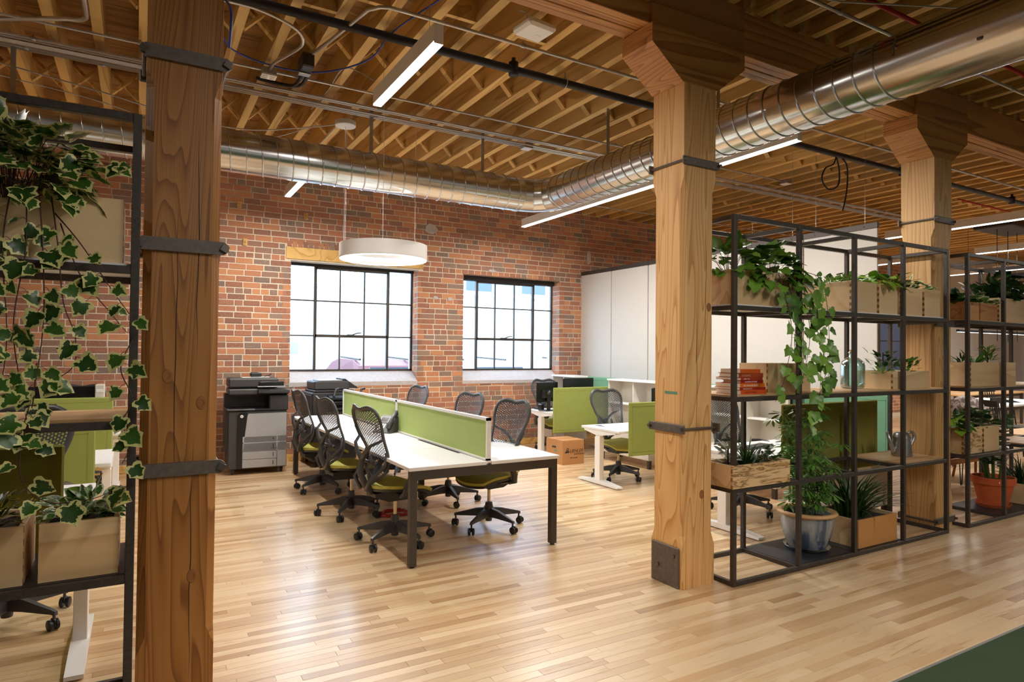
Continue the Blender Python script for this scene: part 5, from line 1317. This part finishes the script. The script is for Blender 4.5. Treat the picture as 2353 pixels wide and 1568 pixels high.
# blue pot with umbrella plant
t = E('glazed_pot', 'large blue drip-glazed pot with a tan rim on the steel sheet', 'pot', (4.65, 3.30, zs(0, .003)))
m = MB(); m.lathe([(0, .02), (.14, .02), (.155, .05), (.180, .12), (.197, .20), (.20, .26), (.194, .285), (.175, .285), (.178, .2), (.16, .1), (0, .08)], n=48); m.obj('pot_body', 'glaze', t, 'auto')
m = MB(); m.lathe([(.192, .272), (.222, .280), (.228, .292), (.220, .304), (.196, .306), (.178, .298), (.176, .28)], n=48); m.obj('rim', 'rim', t, True)
m = MB(); m.lathe([(0, .246), (.178, .246)], n=24); m.obj('soil', 'soil', t)
m = MB(); m.lathe([(0, 0), (.15, 0), (.175, .028), (.17, .03), (.148, .008), (0, .008)], n=40); m.obj('saucer', 'jar', t, True)
pl = Plant('umbrella_plant', 'tall umbrella plant with palmate leaves growing from the blue pot', (4.62, 3.28, .27), seed=41)
q = pl.q
cl = MB(); rim = []; vein = []
for k in range(8):
    a = 2*PI*k/8; m3 = basis((cos(a), sin(a), -.25), (0, 0, 1)); vs, fs, r_, v_ = LG['leaflet']; cl.add([m3 @ V((v[0]*.075, v[1]*.075, v[2]*.075)) + V((cos(a)*.012, sin(a)*.012, -.003)) for v in vs], fs); rim += r_; vein += v_
cl.at = {'rim': rim, 'vein': vein}; cl = cl.mesh('leaf_cluster', 'scheff', True)
for sx, sy, tx, ty, tz in ((-.05, 0, -.26, -.02, 1.02), (-.02, .03, -.14, .03, 1.10), (.02, 0, -.02, -.02, 1.14), (.05, .02, .12, .04, 1.08), (.0, -.04, .20, -.03, .90), (-.04, -.03, -.20, -.06, .78), (.05, -.03, .10, -.08, .70), (-.01, -.05, -.05, -.10, .58), (.06, .05, .16, .0, .52), (-.07, -.04, -.16, -.08, .48)):
    b = V((4.62+sx, 3.28+sy, .26)); e = V((4.62+tx, 3.28+ty, tz)); P = spline([b, (b*2+e)/3+V((-tx*.15, 0, .02)), (b+e*2)/3+V((-tx*.1, 0, .03)), e], 6); pl.st(P, [.006*(1-.6*i/len(P)) for i in range(len(P))])
    N_ = int(5+(tz-.3)*14)
    for i in range(N_):
        f = .30+.70*i/(N_-1); p = P[min(int(f*(len(P)-1)), len(P)-1)]; a = i*2.4+q.uniform(-.4, .4); ln_ = q.uniform(.07, .15)
        d = V((cos(a), sin(a)*.8-.1, .35)).normalized(); pe = p+d*ln_; pl.st([p, pe], .0016, 4)
        o = link('leaf_cluster', cl, pl.t); o.matrix_local = Matrix.Translation(pe-pl.o) @ basis((d.x, d.y-.3, -.1), (d.x*.6, -.7+d.y*.4, 1)).to_4x4() @ Matrix.Scale(q.uniform(.8, 1.2), 4)
pl.done('scheff', 'stem_g')
# cork-fronted floor planter with spiky plant
t = planter(4.99, 5.53, 3.08, 3.52, zs(0, .003), .225, 'cork-fronted floor planter holding the spiky plant', 'maple_obj', front='cork', fingers=None)
grass('lily_turf', 'big dark spiky grass plant arching from the cork planter', (5.22, 3.30, .23), (.16, .12), 190, .50, .008, 'deep', 44, 1.05)
def can():
    t = E('watering_can', 'small galvanised watering can on the lower right wooden board', 'watering can', (6.0, 3.30, zs(1)), math.radians(-20))
    m = MB(); m.lathe([(0, .002), (.083, .002), (.085, .01), (.072, .13), (.070, .165)], n=32); m.obj('body', 'galv', t, 'auto')
    m = MB(); m.lathe([(.074, .158), (.075, .172), (.070, .178), (.066, .195), (.05, .212), (0, .218)], n=32); m.obj('lid', 'galv', t, True)
    m = MB(); m.tube([(-.06, 0, .03), (-.085, 0, .05), (-.115, 0, .12), (-.15, 0, .215)], [.026, .024, .017, .012], 14); m.obj('spout', 'galv', t, True)
    m = MB(); m.tube(spline([(.05, 0, .19), (.085, 0, .215), (.12, 0, .20), (.125, 0, .16), (.10, 0, .11), (.075, 0, .08)], 5), .011, 8, flat=1.4); m.obj('handle', 'galv', t, True)
can()
# ---- far right shelf
planter(6.65, 6.93, 3.09, 3.50, P3, .165, 'short orange-brown planter, left of two on the far shelf top', 'oak_obj', fingers=None)
planter(6.96, 7.28, 3.09, 3.50, P3, .165, 'short orange-brown planter, right of two on the far shelf top', 'oak_obj', fingers=None)
planter(7.40, 8.45, 3.12, 3.50, P3, .24, 'long pale planter with a dark bush at the right picture edge', 'maple_obj')
bush('pothos', 'dark leafy plant in the left orange-brown planter', 6.62, 6.95, 3.1, 3.45, P3+.15, .12, 'heart', 'deep', 60, .08, 51)
bush('fittonia', 'pale-veined plant in the right orange-brown planter', 6.95, 7.30, 3.1, 3.45, P3+.15, .13, 'heart', 'pothos_var', 60, .08, 52)
bush('fig_bush', 'dense dark bush high at the right picture edge', 7.40, 8.50, 3.08, 3.5, P3+.22, .33, 'heart', 'deep', 170, .11, 53)
planter(6.78, 7.66, 3.09, 3.45, ZB, .225, 'long maple planter with aloes on the far shelf middle board', 'maple_obj')
rosette('aloe', 'pointed aloe in the centre of the far middle planter', (7.22, 3.27, ZB+.20), 16, .17, 'scheff', 54, 'lance', 0, .02, .8)
rosette('fern', 'thin feathery plant at the right of the far middle planter', (7.50, 3.27, ZB+.20), 40, .10, 'ivy', 55, 'lance', .02, .15, .7)
rosette('aloe', 'small tufted plant at the left of the far middle planter', (6.98, 3.27, ZB+.20), 26, .10, 'deep', 56, 'lance', 0, .06, .8)
planter(6.64, 6.985, 3.09, 3.50, zs(1, .003), .245, 'striped maple planter low on the far shelf, left of two', 'maple_obj', front='spalt')
planter(7.02, 7.31, 3.09, 3.50, zs(1, .003), .245, 'pale maple planter low on the far shelf, right of two', 'maple_obj')
bush('pothos', 'bright broad-leaved plant at the left of the low far planters', 6.6, 6.82, 3.08, 3.35, .88, .14, 'heart', 'pothos', 32, .11, 57, .3)
bush('zz_plant', 'dark glossy arching plant in the right of the low far planters', 6.85, 7.40, 3.1, 3.45, .88, .22, 'oval', 'deep', 130, .085, 58)
t = E('terracotta_pot', 'terracotta pot with saucer on the far shelf floor sheet', 'pot', (7.68, 3.30, zs(0, .003)))
m = MB(); m.lathe([(0, .02), (.125, .02), (.175, .235), (.190, .237), (.197, .305), (.18, .305), (.172, .25), (0, .245)], n=40); m.obj('pot_body', 'terracotta', t, 'auto')
m = MB(); m.lathe([(0, 0), (.14, 0), (.158, .035), (.15, .036), (.13, .012), (0, .012)], n=40); m.obj('saucer', 'terracotta', t, 'auto')
m = MB(); m.lathe([(0, .262), (.172, .262)], n=24); m.obj('soil', 'soil', t)
B('paper_label', (-.145, -.1405, .265), (-.105, -.139, .282), 'paper', t).rotation_euler = (0, 0, -.12)
pl = Plant('zz_plant', 'thick-stemmed glossy plant growing from the terracotta pot', (7.68, 3.30, .28), seed=61); q = pl.q
for k in range(11):
    a = q.uniform(0, 2*PI); b = V((7.68+cos(a)*.08, 3.30+sin(a)*.06, .28)); e = b+V((cos(a)*.14-.02, sin(a)*.1, q.uniform(.42, .72))); P = spline([b, (b+e)/2+V((0, 0, .05)), e], 8); pl.st(P, [.012*(1-.65*i/len(P)) for i in range(len(P))], 8)
    for i in range(5, len(P)):
        for s in (-1, 1): pl.leaf(P[i], (s*cos(a+1.57)*.8+.1, s*sin(a+1.57)*.8-.2, .3), q.uniform(.07, .10), 'oval', 'deep', (0, -.4, 1), .3)
pl.done('deep', 'stem_g')
planter(8.02, 8.66, 3.10, 3.50, zs(0, .003), .21, 'floor planter with grassy leaves at the lower right picture edge', 'maple_obj')
grass('lily_turf', 'grassy plant in the floor planter at the right picture edge', (8.3, 3.3, .2), (.2, .12), 90, .42, .008, 'deep', 62)

# ================================================================== CARPET, FAR ROOM
c = E('carpet', 'dark green carpet at the lower right corner of the floor, extended unseen to the left', 'carpet', (0, 0, 0))
B('carpet_pile', (-7, -4.9, .0012), (20, 1.775, .008), 'carpet', c)  # stretched left out of view to darken light bounced to the ceiling
B('edge_trim', (-7, 1.775, .0012), (20, 1.79, .0085), 'edge', c)
B('trim_1', (17.9, 9.46, 0), (24, 9.50, WT), 'white_paint', **S)
f = B('window_3', (16.2, 9.47, .95), (17.6, 9.498, 2.45), 'steel', **S)
for i in range(3):
    for j in range(3): B('pane', (16.24+.45*i, 9.462, .98+.49*j), (16.66+.45*i, 9.472, 1.44+.49*j), 'blue_glass', f)
f = B('door_1', (23.93, 8.2, 0), (23.99, 9.1, 2.4), 'steel', **S); B('door_handle', (23.9, 8.3, 1.0), (23.93, 8.32, 1.15), 'galv', f)
def table(x, y, w, d, h, lab, top='white', legm='bench_metal'):
    t = E('long_table', lab, 'table', (x, y, 0)); MB().rbox((0, 0, h-.035), (w, d, h), .004).obj('tabletop', top, t)
    for xx in (.08, w-.13):
        for yy in (.06, d-.11): B('leg', (xx, yy, 0), (xx+.05, yy+.05, h-.035), legm, t)
    B('apron', (.08, .08, h-.10), (w-.08, .11, h-.035), legm, t)
table(12.0, 5.35, 2.6, .9, .74, 'white table with loose papers behind the far plant shelf'); table(15.0, 7.1, 3.2, .9, .76, 'farthest pale table near the white wall', 'shelf_board'); table(10.6, 3.9, 1.6, .7, .50, 'low table with dark top at the right picture edge', 'shelf_board')
for k, (x, y, r_) in enumerate(((12.5, 5.6, .2), (13.4, 5.75, -.3), (14.1, 5.6, .1))):
    p = E('paper_sheet', ['curled white sheet at the left end of the papered table', 'white sheets in the middle of the papered table', 'white sheet at the right end of the papered table'][k], 'paper', (x, y, .7405), r_)
    m = MB(); m.add([(i*.09, j*.5, .002+.05*sin(i*.5)*(k == 1)+.002*i) for i in range(9) for j in (0, 1)], [(2*i, 2*i+2, 2*i+3, 2*i+1) for i in range(8)]); m.obj('sheet', 'paper', p)
def spindle_chair(x, y, rz, lab):
    t = E('spindle_chair', lab, 'chair', (x, y, 0), rz)
    MB().rbox((-.22, -.21, .43), (.22, .21, .46), .012).obj('seat', 'ink', t)
    for sx in (-1, 1):
        for sy in (-1, 1): m = MB(); m.tube([(sx*.17, sy*.16, .43), (sx*.21, sy*.2, 0)], [.017, .012], 8); m.obj('leg', 'ink', t)
    m = MB(); m.prism([(-.24, .80), (-.22, .90), (.22, .90), (.24, .80)], -.245, -.215, 'y'); m.obj('back_rail', 'ink', t)
    for k in range(5): m = MB(); m.tube([(-.17+.085*k, -.19, .45), (-.2+.1*k, -.23, .81)], .009, 6); m.obj('spindle', 'ink', t)
spindle_chair(12.3, 5.0, PI+.1, 'dark spindle-back chair at the papered table, left one'); spindle_chair(13.5, 4.95, PI, 'dark spindle-back chair at the papered table, right one'); spindle_chair(16.2, 6.8, PI, 'dark spindle-back chair at the farthest table'); spindle_chair(11.2, 5.1, 1.2, 'dark spindle-back chair at the left end of the papered table')
t = E('shell_chair', 'black round-backed shell chair seen through the far shelf', 'chair', (10.3, 5.0, 0))
m = MB(); m.lathe([(0, .42), (.20, .43), (.26, .50), (.28, .62), (.27, .72), (.25, .72), (.25, .52), (.18, .45), (0, .44)], n=24); m.obj('shell', 'chair_dark', t, True)
for a in range(4): m = MB(); m.tube([(.08*cos(a*1.57+.7), .08*sin(a*1.57+.7), .42), (.24*cos(a*1.57+.7), .24*sin(a*1.57+.7), 0)], .012, 6); m.obj('leg', 'bench_metal', t)
def _patt():
    t = NT('patterned_cloth'); n = t.noise(t.co((1, 1, 1), 'obj'), 14, 3, .7); return t.P(col=t.ramp(n, [(0, lin(120, 108, 104)), (.48, lin(132, 118, 112)), (.54, lin(210, 200, 194)), (1, lin(220, 212, 206))]), rough=.9)
M['pattern'] = _patt()
t = E('patterned_armchair', 'round-backed armchair in pale patterned cloth behind the far shelf', 'armchair', (9.45, 4.35, 0), -.5)
m = MB(); m.tube([(0, .0, .30), (0, .0, .45), (0, .02, .8), (0, .04, 1.0), (0, .05, 1.06)], [.27, .30, .29, .20, .05], 20, flat=.5); m.obj('backrest', 'pattern', t, True)
m = MB(); m.tube([(0, -.25, .28), (0, -.25, .34), (0, -.25, .44), (0, -.25, .46)], [.26, .30, .29, .22], 20); m.obj('seat', 'pattern', t, 'auto')
for sx in (-.2, .2):
    for sy in (-.4, 0): m = MB(); m.cyl((sx, sy, 0), (sx*.8, sy*.8-.03, .3), .015, 8); m.obj('leg', 'finger', t)
t = E('hairpin_bench', 'wooden bench with black hairpin legs behind the terracotta pot', 'bench', (7.55, 3.78, 0))
MB().rbox((0, 0, .36), (1.35, .38, .43), .006).obj('bench_top', 'oak_obj', t)
for xx in (.12, 1.2):
    for yy in (.06, .32): m = MB(); m.tube(spline([(xx-.05, yy, .36), (xx-.015, yy, .03), (xx, yy, .008), (xx+.015, yy, .03), (xx+.05, yy, .36)], 5), .006, 6); m.obj('hairpin_leg', 'black', t, True)
M['blue_cush'] = plain('blue_grey_cushion', (110, 128, 150), .9)
t = E('cushion', 'blue-grey cushion lying on the wooden bench', 'cushion', (7.6, 3.8, .431)); MB().rbox((0, 0, 0), (1.2, .34, .07), .03).obj('pad', 'blue_cush', t, 'auto')
t = E('low_linear_lamp', 'low black linear lamp hanging over the far tables', 'light', (13.75, 6.5, 2.05)); MB().rbox((0, -.03, 0), (4.5, .03, .05), .004).obj('housing', 'chair_dark', t); MB().box((.02, -.025, -.004), (4.48, .025, 0)).obj('diffuser', 'glow_far', t)
for xx in (.4, 4.0): m = MB(); m.cyl((xx, 0, .05), (xx, 0, JZ-2.05), .003, 5); m.obj('hanger_wire', 'black', t)
t = E('wood_bookcase', 'warm-lit wooden bookcase against the far right wall', 'bookcase', (23.45, 6.6, 0))
for z in (0, .45, .9, 1.35, 1.8, 2.3): B('shelf', (0, 0, z), (.40, 1.5, z+.03), 'oak_obj', t)
for y in (0, .74, 1.47): B('upright', (0, y, .03), (.40, y+.03, 2.3), 'oak_obj', t)
t = E('red_stool_base', 'red trolley base on castors glimpsed beside the right-hand post', 'trolley', (8.25, 5.0, 0)); MB().rbox((-.2, -.2, .05), (.2, .2, .12), .01).obj('base', 'red', t)
for sx in (-.16, .16):
    for sy in (-.16, .16): m = MB(); m.cyl((sx-.01, sy, .025), (sx+.01, sy, .025), .025, 12); m.obj('caster', 'black', t)
